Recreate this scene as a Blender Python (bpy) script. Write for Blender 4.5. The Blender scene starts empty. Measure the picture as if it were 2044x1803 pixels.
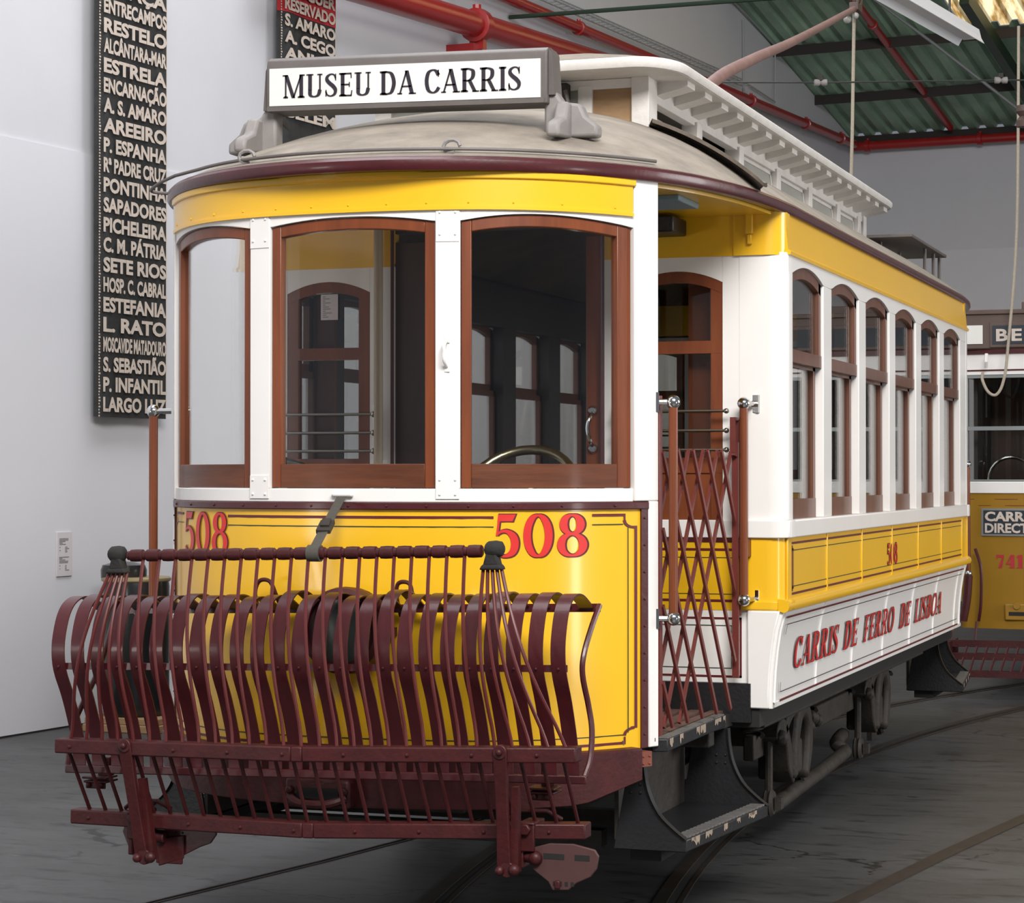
import bpy, bmesh, math, random
from mathutils import Vector, Matrix
random.seed(7)
D = bpy.data
SC = bpy.context.scene
COL = SC.collection
PI = math.pi

# ------------------------------------------------------------------ camera
cam_d = D.cameras.new('camera'); cam = D.objects.new('camera', cam_d); COL.objects.link(cam)
SC.camera = cam
YAW, PITCH = .3323, .0121
fw = Vector((-math.sin(YAW)*math.cos(PITCH), math.cos(YAW)*math.cos(PITCH), math.sin(PITCH)))
rt = Vector((math.cos(YAW), math.sin(YAW), 0)); up = rt.cross(fw)
m = Matrix((rt, up, -fw)).transposed().to_4x4(); m.translation = Vector((3.1104, -9.2327, 1.65))
cam.matrix_world = m
cam_d.sensor_fit = 'HORIZONTAL'; cam_d.sensor_width = 36.0
cam_d.lens = 36.0*4572.6/2044.0
cam_d.shift_x = (1022-1021.5)/2044.0
cam_d.shift_y = (894.1-901.5)/2044.0
cam_d.clip_start = .1; cam_d.clip_end = 200

# ------------------------------------------------------------------ light
SC.view_settings.view_transform = 'Standard'
SC.view_settings.look = 'None'
SC.view_settings.gamma = 1.0
SC.view_settings.use_curve_mapping = False
SC.view_settings.exposure = 0.0
wd = D.worlds.new('world'); SC.world = wd; wd.use_nodes = True
bg = wd.node_tree.nodes['Background']; bg.inputs[0].default_value = (.82, .87, 1.0, 1); bg.inputs[1].default_value = .22

def area(name, loc, target, sx, sy, power, color=(1, 1, 1)):
    l = D.lights.new(name, 'AREA'); l.shape = 'RECTANGLE'; l.size = sx; l.size_y = sy; l.energy = power; l.color = color
    o = D.objects.new(name, l); COL.objects.link(o); o.location = loc
    o.rotation_euler = (Vector(target)-Vector(loc)).to_track_quat('-Z', 'Y').to_euler()
    return o
area('skylight_front', (4.8, -8.8, 7.6), (.6, -.8, 1.5), 6, 3.0, 1650, (1, .97, .94))
area('skylight_above', (-1.5, 1.5, 8.6), (-1.5, 1.6, 0), 3.0, 12, 560, (.97, .98, 1))
area('daylight_over_roof', (0.5, 15.5, 11.5), (-.3, 15.8, 7), 4, 6, 520, (1, .97, .9))
area('tall_window_right', (9.5, 3.8, 3.0), (1.2, 2.0, 1.6), 4.5, 3.2, 420, (1, .97, .95))
area('streak_light_right', (8.6, -3.9, .95), (.7, -1.6, .9), .7, 1.3, 60, (1, .98, .96))  # added light for a dash streak, kept low to stay out of the panes
area('streak_light_left', (-4.9, -10.2, .85), (-.1, -1.9, .9), .7, 1.2, 50, (1, .95, .9))  # second added light, low on the left, for the other dash highlight

# ------------------------------------------------------------------ materials
def mat(name, col, rough=.5, metal=0., coat=0., var=0., vscale=4., col2=None, bump=0., bscale=60., stretch=(1, 1, 1), spec=.5):
    mt = D.materials.new(name); mt.use_nodes = True
    nt = mt.node_tree; b = nt.nodes['Principled BSDF']
    b.inputs['Base Color'].default_value = (*col, 1); b.inputs['Roughness'].default_value = rough
    b.inputs['Metallic'].default_value = metal; b.inputs['Specular IOR Level'].default_value = spec
    if coat: b.inputs['Coat Weight'].default_value = coat; b.inputs['Coat Roughness'].default_value = .12
    if var or bump:
        tc = nt.nodes.new('ShaderNodeTexCoord'); mp = nt.nodes.new('ShaderNodeMapping'); mp.inputs['Scale'].default_value = stretch
        nt.links.new(tc.outputs['Object'], mp.inputs[0])
    if var:
        n = nt.nodes.new('ShaderNodeTexNoise'); n.inputs['Scale'].default_value = vscale; n.inputs['Detail'].default_value = 6; n.inputs['Roughness'].default_value = .62
        nt.links.new(mp.outputs[0], n.inputs['Vector'])
        r = nt.nodes.new('ShaderNodeValToRGB'); r.color_ramp.elements[0].position = .5-.25; r.color_ramp.elements[1].position = .5+.25
        c2 = col2 if col2 else tuple(c*(1-var) for c in col)
        r.color_ramp.elements[0].color = (*c2, 1); r.color_ramp.elements[1].color = (*col, 1)
        nt.links.new(n.outputs['Fac'], r.inputs[0]); nt.links.new(r.outputs[0], b.inputs['Base Color'])
    if bump:
        n2 = nt.nodes.new('ShaderNodeTexNoise'); n2.inputs['Scale'].default_value = bscale; n2.inputs['Detail'].default_value = 4
        nt.links.new(mp.outputs[0], n2.inputs['Vector'])
        bp = nt.nodes.new('ShaderNodeBump'); bp.inputs['Strength'].default_value = bump; bp.inputs['Distance'].default_value = .01
        nt.links.new(n2.outputs['Fac'], bp.inputs['Height']); nt.links.new(bp.outputs[0], b.inputs['Normal'])
    return mt

def glassmat(name, tint, refl=1.0):
    mt = D.materials.new(name); mt.use_nodes = True; nt = mt.node_tree; nt.nodes.clear()
    out = nt.nodes.new('ShaderNodeOutputMaterial'); mx = nt.nodes.new('ShaderNodeMixShader')
    tr = nt.nodes.new('ShaderNodeBsdfTransparent'); tr.inputs[0].default_value = (*tint, 1)
    gl = nt.nodes.new('ShaderNodeBsdfGlossy'); gl.inputs['Roughness'].default_value = .01; gl.inputs[0].default_value = (1, 1, 1, 1)
    fr = nt.nodes.new('ShaderNodeFresnel'); fr.inputs[0].default_value = 1.5
    ml = nt.nodes.new('ShaderNodeMath'); ml.operation = 'MULTIPLY'; ml.inputs[1].default_value = refl
    nt.links.new(fr.outputs[0], ml.inputs[0]); nt.links.new(ml.outputs[0], mx.inputs[0])
    nt.links.new(tr.outputs[0], mx.inputs[1]); nt.links.new(gl.outputs[0], mx.inputs[2]); nt.links.new(mx.outputs[0], out.inputs[0])
    return mt

M = dict(
    yellow=mat('yellow_paint', (.83, .47, .012), .32, coat=.35, var=.06, vscale=1.5, bump=.03, bscale=9),
    yellow_shaded=mat('shaded_yellow_paint', (.30, .155, .006), .45, var=.15, vscale=2),  # second tram's yellow, darkened in colour for the shadow it stands in
    white=mat('white_paint', (.80, .78, .75), .38, coat=.2, var=.05, vscale=3, bump=.05, bscale=25),
    white_old=mat('aged_white_paint', (.74, .71, .67), .5, var=.18, vscale=9, bump=.2, bscale=40),
    maroon=mat('maroon_paint', (.070, .008, .011), .38, coat=.2, var=.3, vscale=8, bump=.08, bscale=50),
    maroon_rust=mat('worn_maroon_paint', (.062, .009, .010), .48, spec=.35, var=.45, vscale=12, bump=.15, bscale=60),
    maroon_grate=mat('grate_brown_paint', (.15, .028, .022), .42, var=.25, vscale=10),
    catch=mat('dusty_maroon_paint', (.075, .030, .028), .6, var=.25, vscale=14),
    rod=mat('rod_maroon_paint', (.105, .017, .017), .42, var=.25, vscale=10, spec=.4),
    orange_rust=mat('red_lead_paint', (.20, .05, .028), .5, var=.3, vscale=20),
    wood=mat('varnished_wood', (.21, .054, .015), .40, coat=.15, spec=.35, var=.5, vscale=5, col2=(.11, .026, .009), stretch=(3, 3, .35), bump=.05, bscale=30),
    wood_h=mat('varnished_wood_rail', (.17, .052, .02), .42, coat=.12, spec=.35, var=.5, vscale=4, col2=(.06, .018, .008), stretch=(.5, .5, 5), bump=.05, bscale=30),
    wood_sash=mat('brown_sash_wood', (.15, .052, .025), .42, coat=.15, var=.45, vscale=5, stretch=(3, 3, .4)),
    wood_dark=mat('dark_wood', (.055, .02, .012), .4, coat=.2, var=.4, vscale=5, stretch=(3, 3, .35)),
    wood_grey=mat('faded_wood', (.14, .075, .05), .5, var=.35, vscale=6, stretch=(2, 2, .4)),
    lining=mat('interior_dark', (.035, .028, .024), .5, var=.2),
    cream=mat('interior_ceiling', (.17, .135, .085), .6, var=.3),
    canvas=mat('dusty_canvas', (.33, .288, .236), .9, var=.42, vscale=4.5, col2=(.16, .136, .11), bump=.5, bscale=45),
    canvas_dark=mat('dirty_canvas_seam', (.17, .135, .105), .9, var=.4, vscale=12, bump=.3, bscale=80),
    grey=mat('grey_paint', (.125, .108, .10), .55, var=.25, vscale=8, bump=.1, bscale=50),
    grey_light=mat('grey_dusty_bracket', (.27, .25, .24), .6, var=.3, vscale=9),
    sign_white=mat('sign_white', (.72, .71, .67), .45, var=.05, vscale=10, stretch=(1, 1, 8)),
    ink=mat('dark_ink', (.018, .012, .022), .5),
    red=mat('red_lettering', (.62, .025, .022), .4),
    red_dark=mat('lettering_outline', (.10, .008, .01), .45),
    line=mat('maroon_lining', (.11, .012, .016), .4),
    line_g=mat('dark_green_lining', (.018, .035, .014), .4),
    black=mat('black_paint', (.012, .012, .014), .42, var=.3, vscale=8, bump=.15, bscale=60),
    under=mat('grimy_iron', (.042, .033, .025), .7, var=.5, vscale=10, col2=(.012, .009, .007), bump=.35, bscale=45),
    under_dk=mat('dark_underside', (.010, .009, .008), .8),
    tread=mat('worn_tread_metal', (.26, .25, .24), .45, metal=.5, var=.4, vscale=30),
    slat_wood=mat('platform_slats', (.16, .085, .06), .7, var=.4, vscale=10),
    chip=mat('bare_chipped_wood', (.42, .33, .25), .8, var=.5, vscale=30),
    chrome=mat('chrome', (.62, .62, .60), .14, metal=1.0),
    steel=mat('dull_steel', (.35, .34, .30), .3, metal=1.0),
    brass=mat('tarnished_brass', (.24, .225, .155), .3, metal=1.0),
    lens=mat('lamp_lens', (.05, .06, .055), .35),
    strap=mat('grey_webbing', (.075, .068, .055), .85, var=.3, vscale=60),
    cloth=mat('black_leather', (.016, .015, .014), .85, bump=.4, bscale=40),
    wicker=mat('wicker', (.33, .21, .10), .7, var=.5, vscale=90, bump=.5, bscale=120),
    beige=mat('beige_pole', (.42, .35, .25), .45),
    paper=mat('paper', (.62, .58, .60), .7),
    paper_ink=mat('paper_print', (.22, .21, .24), .7),
    red_pipe=mat('red_pipe_paint', (.33, .010, .010), .35, coat=.3, var=.15, vscale=6),
    blind=mat('blind_cloth_black', (.016, .016, .017), .75, var=.4, vscale=14, col2=(.035, .035, .035)),
    blind_red=mat('blind_cloth_red', (.42, .02, .03), .75, var=.2, vscale=14),
    blind_ink=mat('blind_lettering', (.62, .53, .46), .8, var=.25, vscale=18),
    rust=mat('rail_steel', (.055, .042, .032), .5, metal=.4, var=.5, vscale=8),
    groove=mat('rail_groove', (.008, .007, .006), .9),
    green_steel=mat('dark_green_steel', (.012, .03, .014), .5),
    purlin=mat('dark_purlin', (.022, .016, .014), .7),
    sheet=mat('green_roof_sheet', (.40, .60, .44), .6, var=.45, vscale=1.1, stretch=(1, 1, 1)),
    lamp_white=mat('fixture_white', (.72, .73, .76), .4),
    rope=mat('rope', (.42, .36, .28), .9, var=.3, vscale=80),
    pole_pink=mat('faded_red_pole', (.30, .175, .155), .6, var=.35, vscale=10),
    wire=mat('wire', (.03, .032, .03), .5),
    cable=mat('cable_grey', (.34, .35, .36), .5),
    teal=mat('grey_blue_paint', (.16, .24, .28), .5),
    glass=glassmat('window_glass', (.985, .992, .99), .55),
    glass_frost=mat('frosted_glass', (.42, .42, .38), .3, var=.2, vscale=3),
    glass_dark=glassmat('tinted_glass', (.86, .87, .86), .7),
    alu=mat('aluminium_frame', (.30, .33, .33), .4, metal=.6),
    brown=mat('brown_paint', (.10, .062, .05), .55, var=.25, vscale=8),
    navy=mat('blind_navy', (.012, .02, .03), .6),
    blackdrum=mat('black_enamel', (.008, .008, .009), .3, coat=.4),
    gold=mat('gilt_rim', (.45, .36, .2), .4, metal=.7),
    pale_wood=mat('pale_wood', (.36, .22, .11), .7, var=.3, vscale=12, stretch=(1, 1, 5)),
)

# wall, floor and skylight materials
def wall_mat():
    mt = mat('wall_paint', (.62, .62, .655), .85, var=.06, vscale=1.2, bump=.05, bscale=30)
    return mt
M['wall'] = wall_mat()
M['panel'] = mat('wall_board', (.66, .66, .70), .8, var=.03, vscale=.8)
def floor_mat():
    mt = D.materials.new('painted_concrete'); mt.use_nodes = True; nt = mt.node_tree; b = nt.nodes['Principled BSDF']
    tc = nt.nodes.new('ShaderNodeTexCoord')
    def noise(scale, det, st=(1, 1, 1)):
        mp = nt.nodes.new('ShaderNodeMapping'); mp.inputs['Scale'].default_value = st; mp.inputs['Rotation'].default_value = (0, 0, .35)
        nt.links.new(tc.outputs['Object'], mp.inputs[0])
        n = nt.nodes.new('ShaderNodeTexNoise'); n.inputs['Scale'].default_value = scale; n.inputs['Detail'].default_value = det; n.inputs['Roughness'].default_value = .65
        nt.links.new(mp.outputs[0], n.inputs['Vector']); return n
    n1 = noise(.8, 7, (1, 1.6, 1)); n2 = noise(6.5, 9, (.55, 1.5, 1)); n3 = noise(5, 7, (.5, 1.5, 1))
    r1 = nt.nodes.new('ShaderNodeValToRGB'); r1.color_ramp.elements[0].position = .32; r1.color_ramp.elements[1].position = .7
    r1.color_ramp.elements[0].color = (.036, .036, .036, 1); r1.color_ramp.elements[1].color = (.080, .081, .082, 1)
    nt.links.new(n1.outputs['Fac'], r1.inputs[0])
    r2 = nt.nodes.new('ShaderNodeValToRGB'); r2.color_ramp.elements[0].position = .36; r2.color_ramp.elements[1].position = .47
    r2.color_ramp.elements[0].color = (.34, .34, .34, 1); r2.color_ramp.elements[1].color = (1, 1, 1, 1)
    nt.links.new(n2.outputs['Fac'], r2.inputs[0])
    mu = nt.nodes.new('ShaderNodeMix'); mu.data_type = 'RGBA'; mu.blend_type = 'MULTIPLY'; mu.inputs[0].default_value = .8
    nt.links.new(r1.outputs[0], mu.inputs[6]); nt.links.new(r2.outputs[0], mu.inputs[7])
    r3 = nt.nodes.new('ShaderNodeValToRGB'); r3.color_ramp.elements[0].position = .67; r3.color_ramp.elements[1].position = .76
    r3.color_ramp.elements[0].color = (0, 0, 0, 1); r3.color_ramp.elements[1].color = (.5, .5, .5, 1)
    nt.links.new(n3.outputs['Fac'], r3.inputs[0])
    m2 = nt.nodes.new('ShaderNodeMix'); m2.data_type = 'RGBA'; m2.blend_type = 'MIX'
    nt.links.new(r3.outputs[0], m2.inputs[0]); nt.links.new(mu.outputs[2], m2.inputs[6]); m2.inputs[7].default_value = (.24, .235, .22, 1)
    vo = nt.nodes.new('ShaderNodeTexVoronoi'); vo.feature = 'DISTANCE_TO_EDGE'; vo.inputs['Scale'].default_value = .75
    ad = nt.nodes.new('ShaderNodeVectorMath'); ad.operation = 'MULTIPLY_ADD'; ad.inputs[1].default_value = (.35, .35, 0)
    nt.links.new(n3.outputs['Color'], ad.inputs[0]); nt.links.new(tc.outputs['Object'], ad.inputs[2]); nt.links.new(ad.outputs[0], vo.inputs['Vector'])
    cr = nt.nodes.new('ShaderNodeMath'); cr.operation = 'LESS_THAN'; cr.inputs[1].default_value = .006; nt.links.new(vo.outputs['Distance'], cr.inputs[0])
    gt = nt.nodes.new('ShaderNodeMath'); gt.operation = 'GREATER_THAN'; gt.inputs[1].default_value = .5; nt.links.new(n1.outputs['Fac'], gt.inputs[0])
    mm = nt.nodes.new('ShaderNodeMath'); mm.operation = 'MULTIPLY'; nt.links.new(cr.outputs[0], mm.inputs[0]); nt.links.new(gt.outputs[0], mm.inputs[1])
    m3 = nt.nodes.new('ShaderNodeMix'); m3.data_type = 'RGBA'; nt.links.new(mm.outputs[0], m3.inputs[0]); nt.links.new(m2.outputs[2], m3.inputs[6]); m3.inputs[7].default_value = (.012, .012, .012, 1)
    nt.links.new(m3.outputs[2], b.inputs['Base Color']); b.inputs['Roughness'].default_value = .48
    bp = nt.nodes.new('ShaderNodeBump'); bp.inputs['Strength'].default_value = .12; bp.inputs['Distance'].default_value = .02
    nt.links.new(n2.outputs['Fac'], bp.inputs['Height']); nt.links.new(bp.outputs[0], b.inputs['Normal'])
    return mt
M['floor'] = floor_mat()
def skylight_mat():
    mt = D.materials.new('amber_translucent_sheet'); mt.use_nodes = True; nt = mt.node_tree; nt.nodes.clear()
    out = nt.nodes.new('ShaderNodeOutputMaterial')
    tc = nt.nodes.new('ShaderNodeTexCoord'); n = nt.nodes.new('ShaderNodeTexNoise'); n.inputs['Scale'].default_value = 3; n.inputs['Detail'].default_value = 8
    mpn = nt.nodes.new('ShaderNodeMapping'); mpn.inputs['Scale'].default_value = (3.5, .5, 1); nt.links.new(tc.outputs['Object'], mpn.inputs[0]); nt.links.new(mpn.outputs[0], n.inputs['Vector'])
    r = nt.nodes.new('ShaderNodeValToRGB'); r.color_ramp.elements[0].position = .38; r.color_ramp.elements[1].position = .56
    r.color_ramp.elements[0].color = (.34, .20, .06, 1); r.color_ramp.elements[1].color = (.95, .80, .50, 1)
    nt.links.new(n.outputs['Fac'], r.inputs[0])
    t = nt.nodes.new('ShaderNodeBsdfTranslucent'); nt.links.new(r.outputs[0], t.inputs[0])
    nt.links.new(t.outputs[0], out.inputs[0])
    return mt
M['skylight'] = skylight_mat()

# ------------------------------------------------------------------ mesh helpers
def wloc(o):
    return Vector((0, 0, 0)) if o is None else (wloc(o.parent)+o.location)

class G:
    def __init__(s, xf=None): s.v = []; s.f = []; s.xf = xf
    def add(s, vs, fs):
        k = len(s.v)
        if s.xf: vs = [s.xf(p) for p in vs]
        s.v += [tuple(p) for p in vs]; s.f += [tuple(i+k for i in f) for f in fs]; return s
    def box(s, x0, x1, y0, y1, z0, z1):
        v = [(x, y, z) for z in (z0, z1) for y in (y0, y1) for x in (x0, x1)]
        return s.add(v, [(0, 2, 3, 1), (4, 5, 7, 6), (0, 1, 5, 4), (2, 6, 7, 3), (0, 4, 6, 2), (1, 3, 7, 5)])
    def hexa(s, v):
        return s.add(v, [(0, 2, 3, 1), (4, 5, 7, 6), (0, 1, 5, 4), (2, 6, 7, 3), (0, 4, 6, 2), (1, 3, 7, 5)])
    def bar(s, p, q, w, h, upv=(0, 0, 1)):
        p, q = Vector(p), Vector(q); d = (q-p).normalized(); u = Vector(upv)
        a = d.cross(u)
        if a.length < 1e-4: a = d.cross(Vector((1, 0, 0)))
        a.normalize(); b = a.cross(d).normalized()
        v = [c+a*i*w/2+b*j*h/2 for c in (p, q) for j in (-1, 1) for i in (-1, 1)]
        return s.hexa(v)
    def tube(s, pts, r, n=8, closed=False, cap=True):
        P = [Vector(p) for p in pts]; L = len(P); rs = r if isinstance(r, (list, tuple)) else [r]*L
        prev = None; vs = []
        for i, p in enumerate(P):
            if closed: d = P[(i+1) % L]-P[i-1]
            else: d = P[min(i+1, L-1)]-P[max(i-1, 0)]
            d.normalize()
            if prev is None:
                a = d.cross(Vector((0, 0, 1)))
                if a.length < 1e-3: a = d.cross(Vector((1, 0, 0)))
            else: a = prev-d*prev.dot(d)
            a.normalize(); prev = a; b = d.cross(a)
            vs += [p+(a*math.cos(t)+b*math.sin(t))*rs[i] for t in [2*PI*k/n for k in range(n)]]
        fs = []
        for i in range(L if closed else L-1):
            j = (i+1) % L
            for k in range(n): fs.append((i*n+k, i*n+(k+1) % n, j*n+(k+1) % n, j*n+k))
        if not closed and cap: fs += [tuple(range(n))[::-1], tuple((L-1)*n+k for k in range(n))]
        return s.add(vs, fs)
    def prism(s, poly, ax, a, b):
        n = len(poly)
        def pt(p, t): return {'x': (t, p[0], p[1]), 'y': (p[0], t, p[1]), 'z': (p[0], p[1], t)}[ax]
        v = [pt(p, a) for p in poly]+[pt(p, b) for p in poly]
        return s.add(v, [tuple(range(n))[::-1], tuple(range(n, 2*n))]+[(i, (i+1) % n, n+(i+1) % n, n+i) for i in range(n)])
    def grid(s, rows, thick=None):
        n = len(rows[0]); v = [p for r in rows for p in r]
        return s.add(v, [(i*n+k, i*n+k+1, (i+1)*n+k+1, (i+1)*n+k) for i in range(len(rows)-1) for k in range(n-1)])
    def lathe(s, prof, c, ax='z', n=20):
        c = Vector(c); vs = []
        for r, h in prof:
            for k in range(n):
                t = 2*PI*k/n; a, b = r*math.cos(t), r*math.sin(t)
                vs.append(c+Vector({'z': (a, b, h), 'y': (a, h, b), 'x': (h, a, b)}[ax]))
        L = len(prof); fs = [(i*n+k, i*n+(k+1) % n, (i+1)*n+(k+1) % n, (i+1)*n+k) for i in range(L-1) for k in range(n)]
        fs += [tuple(range(n))[::-1], tuple((L-1)*n+k for k in range(n))]
        return s.add(vs, fs)
    def ball(s, c, r, n=14):
        pr = [(max(r*math.sin(PI*i/8), 1e-4), -r*math.cos(PI*i/8)) for i in range(9)]
        return s.lathe(pr, c, 'z', n)
    def sweep(s, path, prof, closed=False):
        """prof: list of (outward, dz); path: list of (x,y,z) in plan order; outward = right-hand normal in plan"""
        P = [Vector(p) for p in path]; L = len(P); n = len(prof); vs = []
        for i, p in enumerate(P):
            d = (P[(i+1) % L]-P[i-1]) if closed else (P[min(i+1, L-1)]-P[max(i-1, 0)])
            d.z = 0; d.normalize(); nr = Vector((d.y, -d.x, 0))
            vs += [p+nr*o+Vector((0, 0, h)) for o, h in prof]
        fs = []
        for i in range(L if closed else L-1):
            j = (i+1) % L
            for k in range(n): fs.append((i*n+k, i*n+(k+1) % n, j*n+(k+1) % n, j*n+k))
        if not closed: fs += [tuple(range(n))[::-1], tuple((L-1)*n+k for k in range(n))]
        return s.add(vs, fs)
    def fband(s, x0, x1, zlo, zhi, o0, o1, n=8):
        """solid strip following the curved tram front between offsets o0 (outer) and o1 (inner)"""
        lo = zlo if callable(zlo) else (lambda x: zlo); hi = zhi if callable(zhi) else (lambda x: zhi)
        vs = []
        for i in range(n+1):
            x = x0+(x1-x0)*i/n
            a, b = fpt(x, o0), fpt(x, o1)
            vs += [(a[0], a[1], lo(x)), (a[0], a[1], hi(x)), (b[0], b[1], hi(x)), (b[0], b[1], lo(x))]
        fs = [(i*4+k, i*4+(k+1) % 4, i*4+4+(k+1) % 4, i*4+4+k) for i in range(n) for k in range(4)]
        fs += [(3, 2, 1, 0), (n*4, n*4+1, n*4+2, n*4+3)]
        return s.add(vs, fs)
    def build(s, name, mt, parent=None, smooth=40, bevel=0, flat=False, recalc=True):
        off = wloc(parent)
        if parent is None:
            xs = [p[0] for p in s.v]; ys = [p[1] for p in s.v]; zs = [p[2] for p in s.v]
            off = Vector(((min(xs)+max(xs))/2, (min(ys)+max(ys))/2, min(zs)))
        me = D.meshes.new(name); me.from_pydata([tuple(Vector(p)-off) for p in s.v], [], s.f)
        me.materials.append(M[mt] if isinstance(mt, str) else mt)
        if recalc:
            bm = bmesh.new(); bm.from_mesh(me); bmesh.ops.recalc_face_normals(bm, faces=bm.faces[:]); bm.to_mesh(me); bm.free()
        if smooth and not flat:
            me.shade_smooth(); me.set_sharp_from_angle(angle=math.radians(smooth))
        o = D.objects.new(name, me); COL.objects.link(o)
        if parent is None: o.location = off
        else: o.parent = parent
        if bevel:
            bv = o.modifiers.new('bevel', 'BEVEL'); bv.width = bevel; bv.segments = 2; bv.limit_method = 'ANGLE'; bv.angle_limit = math.radians(40)
        return o

def empty(name, loc, label=None, cat=None, group=None):
    o = D.objects.new(name, None); o.empty_display_size = .2; COL.objects.link(o); o.location = loc
    if label: tag(o, label, cat, group)
    return o
def tag(o, label, cat, group=None, kind=None):
    o['label'] = label; o['category'] = cat
    if group: o['group'] = group
    if kind: o['kind'] = kind
    return o
def struct(o): o['kind'] = 'structure'; return o

def catmull(pts, k=6, closed=False):
    P = [tuple(p) for p in pts]; n = len(P); out = []
    rng = range(n if closed else n-1)
    for i in rng:
        g = lambda j: P[j % n] if closed else P[min(max(j, 0), n-1)]
        a, b, c, d = g(i-1), g(i), g(i+1), g(i+2)
        for s in range(k):
            t = s/k
            out.append(tuple(.5*((2*b[q])+(-a[q]+c[q])*t+(2*a[q]-5*b[q]+4*c[q]-d[q])*t*t+(-a[q]+3*b[q]-3*c[q]+d[q])*t**3) for q in range(len(b))))
    if not closed: out.append(P[-1])
    return out

# ------------------------------------------------------------------ lettering
def brush(pts, tv=.15, th=.05, closed=False, k=6, grow=0.):
    """stroke with vertical stress; points may carry an explicit width"""
    ex = len(pts[0]) == 3
    C = catmull(pts, k, closed); n = len(C); Lf = []; Rt = []
    for i in range(n):
        a = C[(i-1) % n] if closed else C[max(i-1, 0)]; b = C[(i+1) % n] if closed else C[min(i+1, n-1)]
        dx, dy = b[0]-a[0], b[1]-a[1]; l = math.hypot(dx, dy) or 1; dx /= l; dy /= l
        w = (C[i][2] if ex else th+(tv-th)*abs(dy)**1.5)/2+grow
        Lf.append((C[i][0]-dy*w, C[i][1]+dx*w)); Rt.append((C[i][0]+dy*w, C[i][1]-dx*w))
    q = []
    for i in range(n if closed else n-1):
        j = (i+1) % n; q.append([Lf[i], Lf[j], Rt[j], Rt[i]])
    return q
def rect(x0, x1, y0, y1): return [(x0, y0), (x1, y0), (x1, y1), (x0, y1)]
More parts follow.
